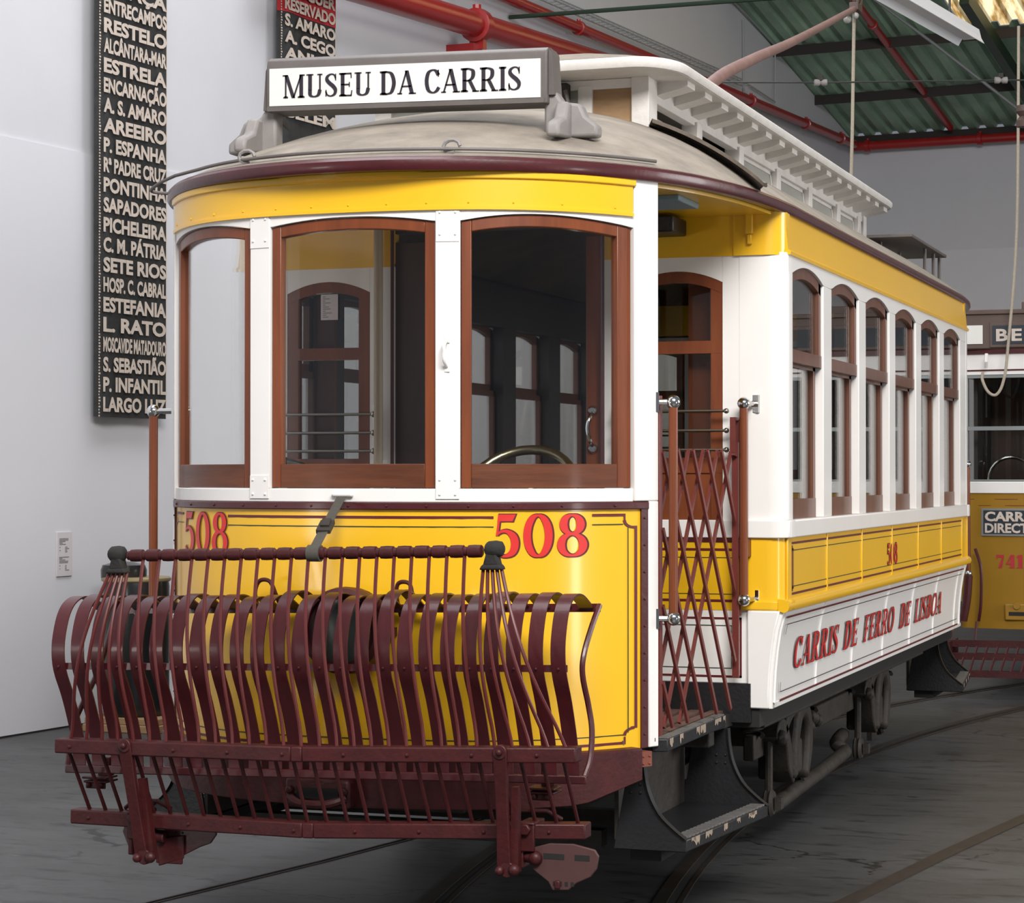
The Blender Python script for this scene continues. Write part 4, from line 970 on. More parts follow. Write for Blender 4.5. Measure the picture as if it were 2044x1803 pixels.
# ---- truck
TXX = .85
tk = G()
for s in (1, -1):
    q = lambda p, s=s: (s*p[0], p[1], p[2])
    tk.xf = q; tk.box(TXX-.05, TXX, .55, 3.95, .405, .515)
    tk.box(TXX-.10, 1.0, .1, 4.3, .60, .665)
tk.xf = None
for y in (-.6, .3, 1.22, 2.2, 3.2, 4.1, 5.0): tk.box(-.95, .95, y-.04, y+.04, .60, .67)
for y in (.9, 3.6): tk.box(-TXX+.02, TXX-.02, y-.03, y+.03, .43, .61)
tk.box(-.3, .3, -1.6, 6.0, .45, .61)
truck = tk.build('truck_frame', 'under', T, bevel=.008)
G().box(-1.09, 1.09, YB, YR, .66, .735).build('body_sill', 'under_dk', T)
for y in (1.15, 3.30):
    for s in (1, -1):
        q = lambda p, s=s: (s*p[0], p[1], p[2])
        G(q).lathe([(.10, .36), (.31, .36), (.33, .38), (.33, .45), (.345, .47), (.345, .49), (.30, .49), (.28, .44), (.10, .42)], (0, y, .345), 'x', 32).build('wheel', 'under', truck)
        G(q).box(TXX-.10, TXX+.05, y-.10, y+.12, .26, .46).box(TXX+.04, TXX+.07, y-.07, y+.09, .28, .44).build('axle_box', 'under', truck, bevel=.02)
        x0 = TXX+.02
        def ribbon(pts, w, t):
            # flat forged strap following pts in the (y, z) plane, width w across x, thickness list t
            c = catmull(pts, 5); n = len(c); v = []
            for i, (a, z) in enumerate(c):
                p0 = c[max(i-1, 0)]; p1 = c[min(i+1, n-1)]; dy, dz = p1[0]-p0[0], p1[1]-p0[1]; l = math.hypot(dy, dz); ny, nz = -dz/l, dy/l
                u = i/(n-1)*(len(t)-1); k = min(int(u), len(t)-2); tt = (t[k]+(t[k+1]-t[k])*(u-k))/2
                v += [(x0-w/2, a+ny*tt, z+nz*tt), (x0+w/2, a+ny*tt, z+nz*tt), (x0+w/2, a-ny*tt, z-nz*tt), (x0-w/2, a-ny*tt, z-nz*tt)]
            return G(q).add(v, [(i*4+k, i*4+(k+1) % 4, i*4+4+(k+1) % 4, i*4+4+k) for i in range(n-1) for k in range(4)]+[(0, 1, 2, 3), (n*4-1, n*4-2, n*4-3, n*4-4)])
        ribbon([(y-.42, .475), (y-.38, .525), (y-.29, .53), (y-.21, .46), (y-.15, .35), (y-.07, .27)], .10, [.05, .06, .065, .08, .10, .06]).build('spring_hook', 'under', truck, bevel=.018)
        ribbon([(y-.10, .27), (y-.08, .42), (y+.0, .55), (y+.12, .575), (y+.21, .50), (y+.21, .38), (y+.14, .25)], .13, [.06, .09, .10, .09, .10, .11, .06]).build('axle_yoke', 'under', truck, bevel=.022)
        ribbon([(y-.26, .50), (y-.16, .565), (y-.05, .585), (y+.02, .57)], .10, [.05, .07, .06, .04]).build('spring_link', 'under', truck, bevel=.015)
        g = G(q).tube([(x0, y-.40, .16), (x0, y-.40, .48)], .018, 8)
        g.lathe([(.05, -.02), (.062, -.01), (.05, .0), (.062, .012), (.05, .025)], (x0, y-.40, .20), 'x', 16).ball((x0+.055, y-.40, .49), .035, 8).box(x0+.03, x0+.06, y-.42, y-.37, .175, .225)
        g.build('spring_bolt', 'under', truck)
        g = G(q).lathe([(.045, -.02), (.055, -.01), (.045, .0), (.055, .012), (.045, .025)], (x0, y+.27, .26), 'x', 16).tube([(x0, y+.27, .2), (x0, y+.27, .45)], .016, 8)
        g.build('spring_nut', 'under', truck)
        for d in (.42, .62, -.55):
            hel = [(TXX-.02+.045*math.cos(t), y+d+.045*math.sin(t), .51+.0068*t) for t in [i*.6 for i in range(26)]]
            G(q).tube(hel, .012, 6).build('coil_spring', 'under', truck)
        if y < 2:
            g = G(q)
            for dy, dz in ((.55, .44), (.66, .47), (.60, .48), (.75, .45)): g.ball((TXX, y+dy, dz), .035, 8)
            g.build('frame_bolts', 'under', truck)
for s in (1, -1):
    q = lambda p, s=s: (s*p[0], p[1], p[2])
    G(q).tube(catmull([(.80, .70, .17), (.84, .95, .155), (.87, 1.30, .185), (.865, 1.9, .195), (.86, 2.52, .212), (.84, 2.66, .215), (.80, 2.66, .25), (.79, 2.9, .27)], 5), .036, 10).build('brake_rod', 'under', truck)
    G(q).box(.62, .65, 4.55, 4.98, .05, .235).build('life_guard_board', 'under', truck)
    G(q).bar((.62, 4.6, .20), (.62, 4.2, .62), .04, .05).build('guard_hanger', 'under', truck)
    G(q).bar((.55, -.30, .30), (.55, 1.2, .42), .04, .06).bar((.55, 4.7, .30), (.55, 3.2, .42), .04, .06).build('brake_beam', 'under', truck)
G().box(-.85, .85, -.62, -.56, .28, .34).box(-.70, .70, -1.25, -1.18, .30, .36).build('cross_beam', 'under', truck)

# ---- folding fender (rescue basket)
ft = lambda p: (p[0], p[1], p[2]+.0226*p[0])
def vee(x, ye, ya, xh=.93): return ye+(ya-ye)*(1-abs(x-.03)/xh)
def beam(z0, z1, ye, ya, xl, xr, d=.07):
    g = G(ft); xs = [xl, .03-.02, .03+.02, xr]
    for a, b_ in zip(xs, xs[1:]):
        y0, y1 = vee(a, ye, ya), vee(b_, ye, ya)
        g.hexa([(a, y0, z0), (b_, y1, z0), (a, y0+d, z0), (b_, y1+d, z0), (a, y0, z1), (b_, y1, z1), (a, y0+d, z1), (b_, y1+d, z1)])
    return g
bm_ = beam(.722, .771, -2.335, -2.45, -.925, .943)
fender = bm_.build('fender', 'maroon_rust', T, bevel=.005)
F = fender
lb = beam(.462, .512, -2.205, -2.36, -.940, .935).build('lower_beam', 'maroon_rust', F, bevel=.005)
for i in range(9):
    x = -.86+i*.21
    G(ft).ball((x, vee(x, -2.335, -2.45)-.001, .746), .007, 6).build('beam_rivet', 'maroon_rust', F); G(ft).ball((x, vee(x, -2.205, -2.36)-.001, .486), .007, 6).build('beam_rivet', 'maroon_rust', F)
# roller with grooves
prof = []; N = 21
for i in range(N):
    a = -.645+1.275*i/N; b_ = -.645+1.275*(i+1)/N
    prof += [(.0155, a), (.0155, a+.008), (.0205, a+.012), (.0215, (a+b_)/2), (.0205, b_-.006), (.0155, b_-.002)]
ROLY, ROLZ = -2.325, 1.3935
G(ft).lathe(prof, (0, ROLY, ROLZ), 'x', 14).build('roller', 'maroon_rust', F)
for s in (-1, 1):
    g = G(ft)
    g.lathe([(.018, -.035), (.027, -.02), (.029, .0), (.025, .02), (.014, .03)], (-.684 if s < 0 else .672, ROLY, ROLZ+.006), 'x', 10)
    c = -.684 if s < 0 else .662
    g.hexa([(c-.030, ROLY-.020, ROLZ-.048), (c+.030, ROLY-.020, ROLZ-.048), (c-.030, ROLY+.018, ROLZ-.048), (c+.030, ROLY+.018, ROLZ-.048), (c-.016, ROLY-.022, ROLZ+.0), (c+.016, ROLY-.022, ROLZ+.0), (c-.016, ROLY+.022, ROLZ+.0), (c+.016, ROLY+.022, ROLZ+.0)])
    g.hexa([(c-.042, ROLY-.024, ROLZ-.060), (c+.042, ROLY-.024, ROLZ-.060), (c-.042, ROLY+.020, ROLZ-.060), (c+.042, ROLY+.020, ROLZ-.060), (c-.030, ROLY-.020, ROLZ-.040), (c+.030, ROLY-.020, ROLZ-.040), (c-.030, ROLY+.018, ROLZ-.040), (c+.030, ROLY+.018, ROLZ-.040)])
    g.build('leather_boot', 'cloth', F, bevel=.008)
# flat slats curling back at the top
sp_ = [(.640, -2.145), (.70, -2.148), (.78, -2.168), (.90, -2.222), (1.0, -2.280), (1.08, -2.293), (1.155, -2.274), (1.205, -2.245), (1.235, -2.205), (1.249, -2.15), (1.242, -2.09), (1.220, -2.03), (1.196, -1.98)]
sp_ = catmull(sp_, 4)
xs = [-.935+1.805*i/24 for i in range(25)]
for i, x in enumerate(xs):
    v = []; w = .0245; jz = [0, .012, 0, .006, -.004][i % 5]*(1 if 8 < i < 18 else .4)
    xb = x
    for k, (z, y) in enumerate(sp_):
        a = sp_[max(k-1, 0)]; b_ = sp_[min(k+1, len(sp_)-1)]
        dz, dy = b_[0]-a[0], b_[1]-a[1]; l = math.hypot(dz, dy); ny, nz = dz/l, -dy/l
        xx = x+(xb-x)*max(0, (1.0-z)/.36)
        zz = z+jz*max(0, (z-1.0)/.2)
        v += [(xx-w, y, zz), (xx+w, y, zz), (xx+w, y+ny*.005, zz+nz*.005), (xx-w, y+ny*.005, zz+nz*.005)]
    n = len(sp_)
    fs = [(k*4+q, k*4+(q+1) % 4, k*4+4+(q+1) % 4, k*4+4+q) for k in range(n-1) for q in range(4)]+[(0, 1, 2, 3), ((n-1)*4+3, (n-1)*4+2, (n-1)*4+1, (n-1)*4)]
    G(ft).add(v, fs).build('slat', 'maroon', F, smooth=50)
g = G(ft).box(-.962, .895, -2.274, -2.267, 1.003, 1.026)
for x in xs: g.ball((x, -2.287, 1.014), .005, 6)
g.build('slat_strap', 'maroon', F)
g = G(ft).box(-.885, .915, -1.975, -1.968, 1.178, 1.206); g.build('rear_rail', 'maroon', F)
G(ft).tube(catmull([(.912, -1.972, 1.20), (.905, -2.03, 1.14), (.895, -2.09, 1.05), (.893, -2.10, .98), (.905, -2.075, .88), (.920, -2.085, .80), (.922, -2.11, .71), (.912, -2.14, .655)], 5), .010, 8).build('side_rod', 'maroon', F)
G(ft).tube(catmull([(-.885, -1.972, 1.20), (-.90, -2.06, 1.0), (-.97, -2.12, .80), (-.98, -2.145, .66)], 5), .010, 8).build('side_rod', 'maroon', F)
G(ft).box(-.985, .922, -2.158, -2.146, .632, .660).build('slat_base', 'maroon', F, bevel=.004)
# round rods fanning from the roller ends through both beams
nr = 30
for i in range(nr):
    xb = -.880+1.785*i/(nr-1)+.055*(1-abs(i-14.5)/14.5)
    if i < 5: xt = -.717+.0165*i; zt_ = 1.335
    elif i >= 25: xt = .630+.0155*(i-25); zt_ = 1.335
    else: xt = -.589+1.156*(i-5)/19.; zt_ = 1.385
    yb2 = vee(xb, -2.30, -2.415)
    bow = lambda t: -.058*math.sin(PI*min(1, t*1.12))
    pts = [(xt+(xb-xt)*t, ROLY+(yb2-ROLY)*t+bow(t)+(.0 if 5 <= i < 25 else -.02*math.sin(PI*t)), zt_+(.755-zt_)*t) for t in [k/14 for k in range(15)]]
    G(ft).tube(pts, .0062, 7).build('rod', 'rod', F)
for i in range(27):
    xb = -.885+1.78*i/26
    G(ft).tube([(xb, vee(xb, -2.30, -2.415), .725), (xb+.008, vee(xb, -2.17, -2.32), .51)], .0068, 7).build('short_rod', 'maroon_rust', F)
# lever arms, hinge brackets and perforated catches
for s, xa, xb in ((-1, -.632, -.604), (1, .703, .694)):
    y0 = vee(xa, -2.335, -2.45)-.012; y1 = -2.31
    zt_, zb_ = .757, .375
    n = 12; v = []
    for k in range(n+1):
        t = k/n; z = zt_+(zb_-zt_)*t; x = xa+(xb-xa)*t; y = y0+(y1-y0)*t; w = .024-.004*math.sin(PI*t)
        v += [(x-w, y, z), (x+w, y, z), (x+w, y+.022, z), (x-w, y+.022, z)]
    fs = [(k*4+q, k*4+(q+1) % 4, k*4+4+(q+1) % 4, k*4+4+q) for k in range(n) for q in range(4)]+[(0, 1, 2, 3), (n*4+3, n*4+2, n*4+1, n*4)]
    g = G(ft).add(v, fs).lathe([(.024, 0), (.024, .022)], (xa, y0, zt_), 'y', 16).lathe([(.026, -.004), (.026, .028)], (xb+.012, y1, zb_), 'y', 16)
    g.ball((xa, y0-.004, zt_), .011, 8)
    arm = g.build('lever_arm', 'maroon_rust', F, bevel=.003)
    g = G(ft).hexa([(xb+.018, y1+.01, .365), (xb+.046, y1+.01, .365), (xb+.018, y1+.04, .365), (xb+.046, y1+.04, .365), (xa+.02, y0+.06, .64), (xa+.042, y0+.06, .64), (xa+.02, y0+.09, .64), (xa+.042, y0+.09, .64)])
    g.ball((xb+.035, y1, .375), .020, 10).ball((xb-.012, y1-.005, .372), .016, 8)
    g.build('arm_link', 'maroon_rust', arm) if False else g.build('arm_link', 'maroon_rust', F)
    # bracket gripping the lower beam
    xk = xb-.055 if s < 0 else xb+.055
    yk = vee(xk, -2.205, -2.355)
    g = G(ft).box(xk-.028, xk+.028, yk-.014, yk, .425, .515).box(xk-.028, xk+.028, yk-.014, yk+.10, .505, .519).box(xk-.028, xk-.012, yk-.005, yk+.08, .37, .43)
    g.lathe([(.020, -.03), (.020, -.014)], (xk, yk, .497), 'y', 6)
    g.tube([(xk-.09, yk+.09, .515), (xk-.045, yk+.07, .545), (xk+.045, yk+.07, .545), (xk+.09, yk+.09, .515)], .009, 6)
    g.build('beam_bracket', 'maroon_rust', F, bevel=.004)
    # catch plate with slots
    if s > 0: o = [(.765, .452), (.82, .468), (.90, .470), (.972, .455), (.985, .435), (.978, .395), (.958, .368), (.91, .345), (.885, .322), (.83, .318), (.815, .345), (.765, .38), (.745, .41)]; yy_ = -2.225
    else: o = [(-.735, .425), (-.70, .345), (-.66, .335), (-.50, .355), (-.44, .385), (-.40, .40), (-.378, .43), (-.378, .462), (-.60, .468), (-.72, .462)]; yy_ = -2.20
    ft2 = (lambda p: p)
    cpz = [(x, z-.0) for x, z in o]
    pl_ = G(ft2).prism(cpz, 'y', yy_, yy_+.012).build('catch_plate', 'catch' if s > 0 else 'maroon', F, bevel=.003)
    g = G(ft2)
    if s > 0:
        g.box(.80, .870, yy_-.0012, yy_+.002, .418, .436).box(.905, .955, yy_-.0012, yy_+.002, .418, .436)
        for k in range(4): g.box(.832+.020*k, .842+.020*k, yy_-.0012, yy_+.002, .334, .348)
    else:
        for r_ in range(4):
            for k in range(5): g.ball((-.60+.024*k, yy_-.001, .38+.017*r_), .004, 6)
    g.build('catch_slot', 'under_dk', pl_)
    g = G(ft2)
    if s > 0: g.tube([(.70, yy_+.02, .425), (.78, yy_-.008, .42)], .020, 10).ball((.775, yy_-.006, .42), .024, 10).box(.84, .858, yy_-.012, yy_, .325, .352)
    else:
        g.tube([(-.62, yy_-.02, .42), (-.56, yy_-.02, .415)], .020, 10).box(-.60, -.50, yy_-.012, yy_-.002, .325, .415).hexa([(-.59, yy_-.013, .315), (-.495, yy_-.013, .345), (-.59, yy_-.002, .315), (-.495, yy_-.002, .345), (-.59, yy_-.013, .41), (-.495, yy_-.013, .425), (-.59, yy_-.002, .41), (-.495, yy_-.002, .425)])
    g.build('catch_pivot', 'maroon_rust', F, bevel=.004)
    # hanging clamp below the slat base
    xc_ = -.872 if s < 0 else .765
    z0 = .622 if s > 0 else .588
    g = G().box(xc_-.044, xc_+.044, -2.15, -2.06, z0-.010, z0-.002).box(xc_-.048, xc_+.048, -2.155, -2.07, z0+.004, z0+.012).box(xc_-.038, xc_+.038, -2.145, -2.135, z0-.030, z0-.008)
    for dx in (-.024, .024): g.ball((xc_+dx, -2.15, z0-.018), .010, 8)
    g.box(xc_-.015, xc_+.030, -2.10, -2.06, z0+.01, z0+.075)
    g.build('hanger_clamp', 'maroon_rust', F, bevel=.003)

# ================================================================== ROOM
W0 = Vector((-4.594, 3.673, 0)); AW = math.radians(6.4)
WD = Vector((math.sin(AW), math.cos(AW), 0)); WN = Vector((math.cos(AW), -math.sin(AW), 0))
def wp(s, n, z): return tuple(W0+WD*s+WN*n+Vector((0, 0, z)))
wf = lambda p: wp(*p)
SB, SLP, ZEV = 17.8, .2135, 6.2
def zroof(s): return ZEV+SLP*(SB-s)
# floor with the room
struct(G().box(-16, 18, -14, 26, -.3, 0.).build('floor', 'floor', smooth=0))
# left (gable) wall follows the slope of the roof
g = G(wf).prism([(-14, 0), (SB, 0), (SB, ZEV), (6., zroof(6.)), (-14, zroof(6.))][::1], 'x', 0, 0) if False else G()
gp = [(-14, 0), (SB, 0), (SB, ZEV-.02), (4., zroof(4.)-.02), (-14, zroof(4.)-.02)]
g.add([wp(s, 0, z) for s, z in gp]+[wp(s, -.25, z) for s, z in gp], [(0, 1, 2, 3, 4), (9, 8, 7, 6, 5)]+[(i, (i+1) % 5, 5+(i+1) % 5, 5+i) for i in range(5)])
struct(g.build('wall_left', 'wall', smooth=0))
struct(G(wf).box(-14, 17.7, .0, .018, .012, 3.79).build('trim_1', 'panel', smooth=0))
struct(G(wf).box(SB, SB+.25, -.25, 16, 0, ZEV-.03).build('wall_back', 'wall', smooth=0))
struct(G(wf).box(SB-.06, SB, .0, 16, 0, 4.62).build('trim_2', 'panel', smooth=0))
struct(G(wf).box(-14, SB, 0, .02, 0, .012).build('baseboard_left', 'under_dk', smooth=0))
# corrugated roof
def sheet(n0, n1, s0, s1, dz=0.):
    pitch = .235; pr = [(0, 0), (.30, 0), (.42, 1), (.72, 1), (.84, 0)]
    cs = []; k = int(n0/pitch)-1
    while k*pitch < n1:
        for a, h in pr:
            x = (k+a)*pitch
            if n0-1e-6 <= x <= n1+1e-6: cs.append((x, h*.055))
        k += 1
    rows = [[wp(s, x, zroof(s)+dz+h) for x, h in cs] for s in (s0, s1)]
    return G().grid(rows)
struct(sheet(-.235, 2.35, 4.0, SB+.02).build('ceiling', 'sheet', smooth=0, recalc=False))
struct(sheet(2.35, 15.98, 14.55, SB+.02).build('ceiling', 'sheet', smooth=0, recalc=False))
struct(sheet(2.35, 15.98, 4.0, 9.5).build('ceiling', 'sheet', smooth=0, recalc=False))
struct(sheet(2.35, 15.98, 9.5, 14.6, .03).build('window_1', 'skylight', smooth=0, recalc=False))
k = 1
for s in (SB-.03, 16.25, 14.62, 12.9, 11.2, 9.5):
    z = zroof(s)-.075
    g = G().hexa([wp(s-.05, .0, z), wp(s-.05, 16, z), wp(s+.05, .0, z), wp(s+.05, 16, z), wp(s-.05, .0, z+.07), wp(s-.05, 16, z+.07), wp(s+.05, .0, z+.07), wp(s+.05, 16, z+.07)])
    g.hexa([wp(s-.05, .0, z-.05), wp(s-.05, 16, z-.05), wp(s-.035, .0, z-.05), wp(s-.035, 16, z-.05), wp(s-.05, .0, z), wp(s-.05, 16, z), wp(s-.035, .0, z), wp(s-.035, 16, z)])
    o = struct(g.build('trim_%d' % (k+2), 'purlin', smooth=0)); k += 1
def things(o, label, cat, group=None): return tag(o, label, cat, group)
# rafter
g = G(); g.bar(wp(13.2, 2.71, zroof(13.2)-.20), wp(17.6, 2.74, zroof(17.6)-.20), .11, .16)
struct(g.build('trim_9', 'green_steel', smooth=0))
g = G().tube([wp(13.0, 2.62, zroof(13.0)-.1), wp(14.5, 2.60, zroof(14.5)-.12)], .03, 6)
struct(g.build('trim_10', 'green_steel'))
# red fire pipes
def pipe(p, q, r, nm, lab, coll, grp=None, hang=None):
    e = empty(nm, p, lab, 'pipe', grp)
    G().tube([p, q], r, 16).build('pipe_run', 'red_pipe', e)
    P, Q = Vector(p), Vector(q); d = (Q-P).normalized()
    for t in coll:
        c = P.lerp(Q, t); g = G().tube([c-d*r*.55, c-d*r*.45, c+d*r*.45, c+d*r*.55], [r*1.05, r*1.32, r*1.32, r*1.05], 16)
        g.tube([c+Vector((0, 0, r*1.1)), c+Vector((0, 0, r*1.6))], r*.35, 8)
        g.build('coupling', 'red_pipe', e)
        if hang is not None:
            G().bar(c+Vector((0, 0, -r*1.9))+d*r*.2, c+WN*(-hang)+Vector((0, 0, -r*1.9))+d*r*.2, r*1.5, r*.9).bar(c+Vector((0, 0, -r*1.9))+d*r*.2, c+d*r*.2, r*1.2, r*.6, tuple(d)).build('pipe_bracket', 'red_pipe', e)
    return e
pipe(wp(2.5, .27, 5.43), wp(8.7, .27, 5.69), .112, 'fire_pipe', 'thick red fire pipe on the left wall, passing just above the roof sign', (.545,), None, .27)
G().tube(catmull([wp(8.7, .27, 5.69), wp(8.82, .25, 5.693), wp(8.86, .14, 5.695), wp(8.86, .02, 5.695)], 4), .112, 16).build('elbow', 'red_pipe', D.objects['fire_pipe'])
pipe(wp(5.4, .15, 5.975), wp(17.44, .15, 6.055), .054, 'fire_pipe', 'thin red fire pipe high on the left wall, running down to the far corner', (.245, .66, .83, .95), None, None)
pipe(wp(17.62, .10, 6.045), wp(17.62, 9, 6.04), .062, 'fire_pipe', 'red fire pipe along the top of the far back wall', (.02, .19, .5), None, None)
pipe(wp(17.5, 1.43, 6.20), wp(12.6, 1.43, 7.20), .045, 'sprinkler_pipe', 'slim red sprinkler pipe slanting up under the green roof', (.25, .72), None, None)
# cable tray and thin conduits on the left wall
e = empty('cable_tray', wp(6, .1, 6.1), 'grey wire cable tray on the left wall above the thin red pipe', 'cable tray')
g = G()
for n in (.05, .16): g.tube([wp(5.8, n, 6.14), wp(13.3, n, 6.20)], .008, 5)
g.tube([wp(5.8, .05, 6.22), wp(13.3, .05, 6.28)], .008, 5)
for i in range(60):
    s = 5.8+7.5*i/59; z = 6.14+.06*i/59
    g.tube([wp(s, .05, z+.08), wp(s, .05, z), wp(s, .16, z)], .006, 5)
g.build('tray_mesh', 'cable', e)
o = G().tube([wp(13.44, .02, 7.0), wp(13.46, .02, 6.12)], .014, 6).ball(wp(13.46, .03, 6.12), .03, 8).build('conduit', 'cable'); tag(o, 'vertical grey conduit on the left wall ending in a small ring', 'conduit')
o = G().tube([wp(12.6, .05, 7.22), wp(14.5, .05, 6.88), wp(14.5, .05, 6.19), wp(13.6, .05, 6.25)], .010, 6).build('conduit', 'cable'); tag(o, 'thin grey cable run outlining a corner high on the left wall', 'conduit')
o = G().tube([wp(7.06, .02, 5.877), tuple(Vector(wp(7.06, .02, 5.877)).lerp(Vector((-1.546, 10.661, 5.88)), 3.5))], .020, 8).build('tie_rod', 'green_steel'); tag(o, 'thin dark green tie rod leaving the left wall at the top of the photo', 'tie rod')
# ---- destination blinds hanging on the left wall
def blind(s0, s1, z0, z1, rows, red_from, label, off):
    e = empty('destination_blind', wp((s0+s1)/2, off, z0), label, 'destination blind', 'destination blinds on the left wall')
    n = 10; R_ = []
    for z in (z0, z1):
        R_.append([wp(s0+(s1-s0)*i/n, off+.012*math.cos(i*.6)+(.05 if i == n else 0)*0-(.05 if i == 0 else 0), z) for i in range(n+1)])
    G().grid(R_).build('blind_cloth', 'blind', e, recalc=False)
    if red_from: G().grid([[wp(s0+(s1-s0)*i/n, off+.004+.012*math.cos(i*.6)-(.05 if i == 0 else 0), z) for i in range(n+1)] for z in red_from]).build('red_section', 'blind_red', e, recalc=False)
    L = []
    for txt, zc, h in rows:
        P = sans_text(txt, h, (s1-s0)*.95, .040)
        L = [[(s0+(s1-s0)*.035+u, zc-h/2+v) for u, v in p] for p in P]
        decal(L, lambda u, v: wp(u, off+.021, v), 'blind_lettering', 'blind_ink', e)
    edge = [rect(s1-.004, s1+.004, z0, z1)]
    decal(edge, lambda u, v: wp(u, off+.014, v), 'blind_hem', 'blind_ink', e)
    fr = [rect(s0+.004, s0+.014+.012*random.random(), z, z+.012) for z in [z0+.02*i for i in range(int((z1-z0)/.02))]]
    decal(fr, lambda u, v: wp(u, off+.0, v), 'frayed_edge', 'blind_ink', e)
    G().tube([wp(s0-.03, off+.01, z1), wp(s1+.03, off+.01, z1)], .022, 8).build('blind_roller', 'pale_wood', e)
names1 = ['LUMIAR', 'GRAÇA', 'ENTRECAMPOS', 'RESTELO', 'ALCÂNTARA-MAR', 'ESTRELA', 'ENCARNAÇÃO', 'A. S. AMARO', 'AREEIRO', 'P. ESPANHA', 'Rª PADRE CRUZ', 'PONTINHA', 'SAPADORES', 'PICHELEIRA', 'C. M. PÁTRIA', 'SETE RIOS', 'HOSP. C. CABRAL', 'ESTEFANIA', 'L. RATO', 'MOSCAVIDE MATADOURO', 'S. SEBASTIÃO', 'P. INFANTIL', 'LARGO LUZ']
r1 = [(t, 2.122+.1325*(len(names1)-1-i), .098) for i, t in enumerate(names1) if i > 0]
blind(.52, 1.292, 2.04, 5.10, r1, None, 'long black tram destination blind on the left wall, from GRAÇA down to LARGO LUZ', .13)
r2 = [('ALUGUER', 5.335, .092), ('RESERVADO', 5.22, .092), ('S. AMARO', 5.095, .092), ('A. CEGO', 4.97, .092), ('ANJOS', 4.845, .092), ('BELEM', 4.405, .092)]
blind(2.83, 3.632, 3.6, 5.42, r2, (5.16, 5.42), 'black and red destination blind partly hidden behind the MUSEU DA CARRIS roof sign', .13)
# wall placard
e = empty('placard', wp(.297, 0, .99), 'small grey information placard on the left wall', 'placard')
G(wf).box(.215, .378, .019, .028, .992, 1.282).build('placard_board', 'paper', e, bevel=.002)
pr = []
for z0 in (1.235, 1.115):
    for i in range(5): pr.append(rect(.238, .27+.08*random.random(), z0-.009*i, z0-.009*i+.005))
    for i in range(4): pr.append(rect(.30, .315+.03*random.random(), z0-.055-.010*i, z0-.055-.010*i+.005)); pr.append(rect(.24, .25, z0-.055-.02*(i % 2), z0-.055-.02*(i % 2)+.004))
decal(pr, lambda u, v: wp(u, .0295, v), 'placard_print', 'paper_ink', e)

# ---- black drum standing by the left wall
e = empty('drum', (-4.07, 4.08, 0), 'tall black drum with a gilt rim on a wooden base, against the left wall', 'drum')
cx, cy = -4.07, 4.08
G().box(cx-.26, cx+.28, cy-.24, cy+.24, 0, .05).box(cx-.25, cx+.27, cy-.23, cy+.23, .05, .095).build('drum_base', 'pale_wood', e, bevel=.006)
G().lathe([(.20, .095), (.215, .12), (.216, .93), (.212, .965)], (cx, cy, 0), 'z', 32).build('drum_body', 'blackdrum', e)
G().lathe([(.218, .962), (.226, .970), (.226, .984), (.216, .992)], (cx, cy, 0), 'z', 32).build('drum_rim', 'gold', e)
G().lathe([(.148, .985), (.150, 1.035), (.138, 1.068), (.06, 1.088), (.001, 1.092)], (cx-.075, cy-.03, 0), 'z', 28).build('drum_lid', 'blackdrum', e)
G().box(cx+.105, cx+.15, cy-.03, cy+.03, .99, 1.03).build('drum_clasp', 'gold', e, bevel=.005)
G().lathe([(.01, .0), (.035, .006), (.035, .02), (.01, .026)], (cx+.13, cy-.222, .78), 'y', 14).build('drum_knob', 'steel', e)

# ---- light fixture
fe = empty('light_fixture', (.95, 5.2, 4.5), 'white fluorescent batten light hanging near the roof, top right', 'light fixture')
A, B = Vector((.70, 3.4, 4.50)), Vector((1.085, 5.86, 4.50)); d = (B-A).normalized(); n_ = Vector((d.y, -d.x, 0))
g = G(); pr_ = [(-.06, .0), (.06, .0), (.045, .06), (-.045, .06)]
vs = [c+n_*a+Vector((0, 0, h)) for c in (A, B) for a, h in pr_]
g.add(vs, [(0, 1, 2, 3), (7, 6, 5, 4)]+[(i, (i+1) % 4, 4+(i+1) % 4, 4+i) for i in range(4)])
g.build('fixture_body', 'lamp_white', fe, smooth=0)
g = G()
for sgn in (-1, 1):
    vs = [c+n_*a+Vector((0, 0, h)) for c in (A+d*.03, B-d*.03) for a, h in ((sgn*.06, .0), (sgn*.063, .004), (sgn*.088, -.04), (sgn*.085, -.042))]
    g.add(vs, [(0, 1, 2, 3), (7, 6, 5, 4)]+[(i, (i+1) % 4, 4+(i+1) % 4, 4+i) for i in range(4)])
g.build('fixture_reflector', 'lamp_white', fe, smooth=0)
g = G()
for t in (.25, .8):
    c = A.lerp(B, t); g.tube([c+Vector((0, 0, .08)), c+Vector((0, 0, 3.4))], .008, 5)
g.build('fixture_hanger', 'wire', fe)

# ---- wires in the air
e = empty('span_wire', (.139, 5.578, 4.223), 'thin horizontal span wire with two small insulators, crossing in front of the green roof', 'wire')
G().tube([(-.60, 5.32, 4.226), (.139, 5.578, 4.223), (1.255, 5.963, 4.239), (3.5, 6.70, 4.24)], .006, 5).build('wire_strand', 'wire', e)
for p in ((.139, 5.578, 4.223), (1.255, 5.963, 4.239)):
    d_ = Vector((.945, .326, 0)); P = Vector(p)
    i_ = G().tube([P-d_*.045, P-d_*.04, P-d_*.012, P, P+d_*.012, P+d_*.04, P+d_*.045], [.006, .022, .022, .012, .022, .022, .006], 10).build('insulator', 'grey_light', e)
    G().box(P.x-.015, P.x+.015, P.y-.015, P.y+.015, P.z+.015, P.z+.045).build('insulator_cap', 'under', i_)
e = empty('trolley_wire', (1.384, 6.01, 3.95), 'dark sloping wire with a brown pulley, ending at the right edge of the photo', 'wire')
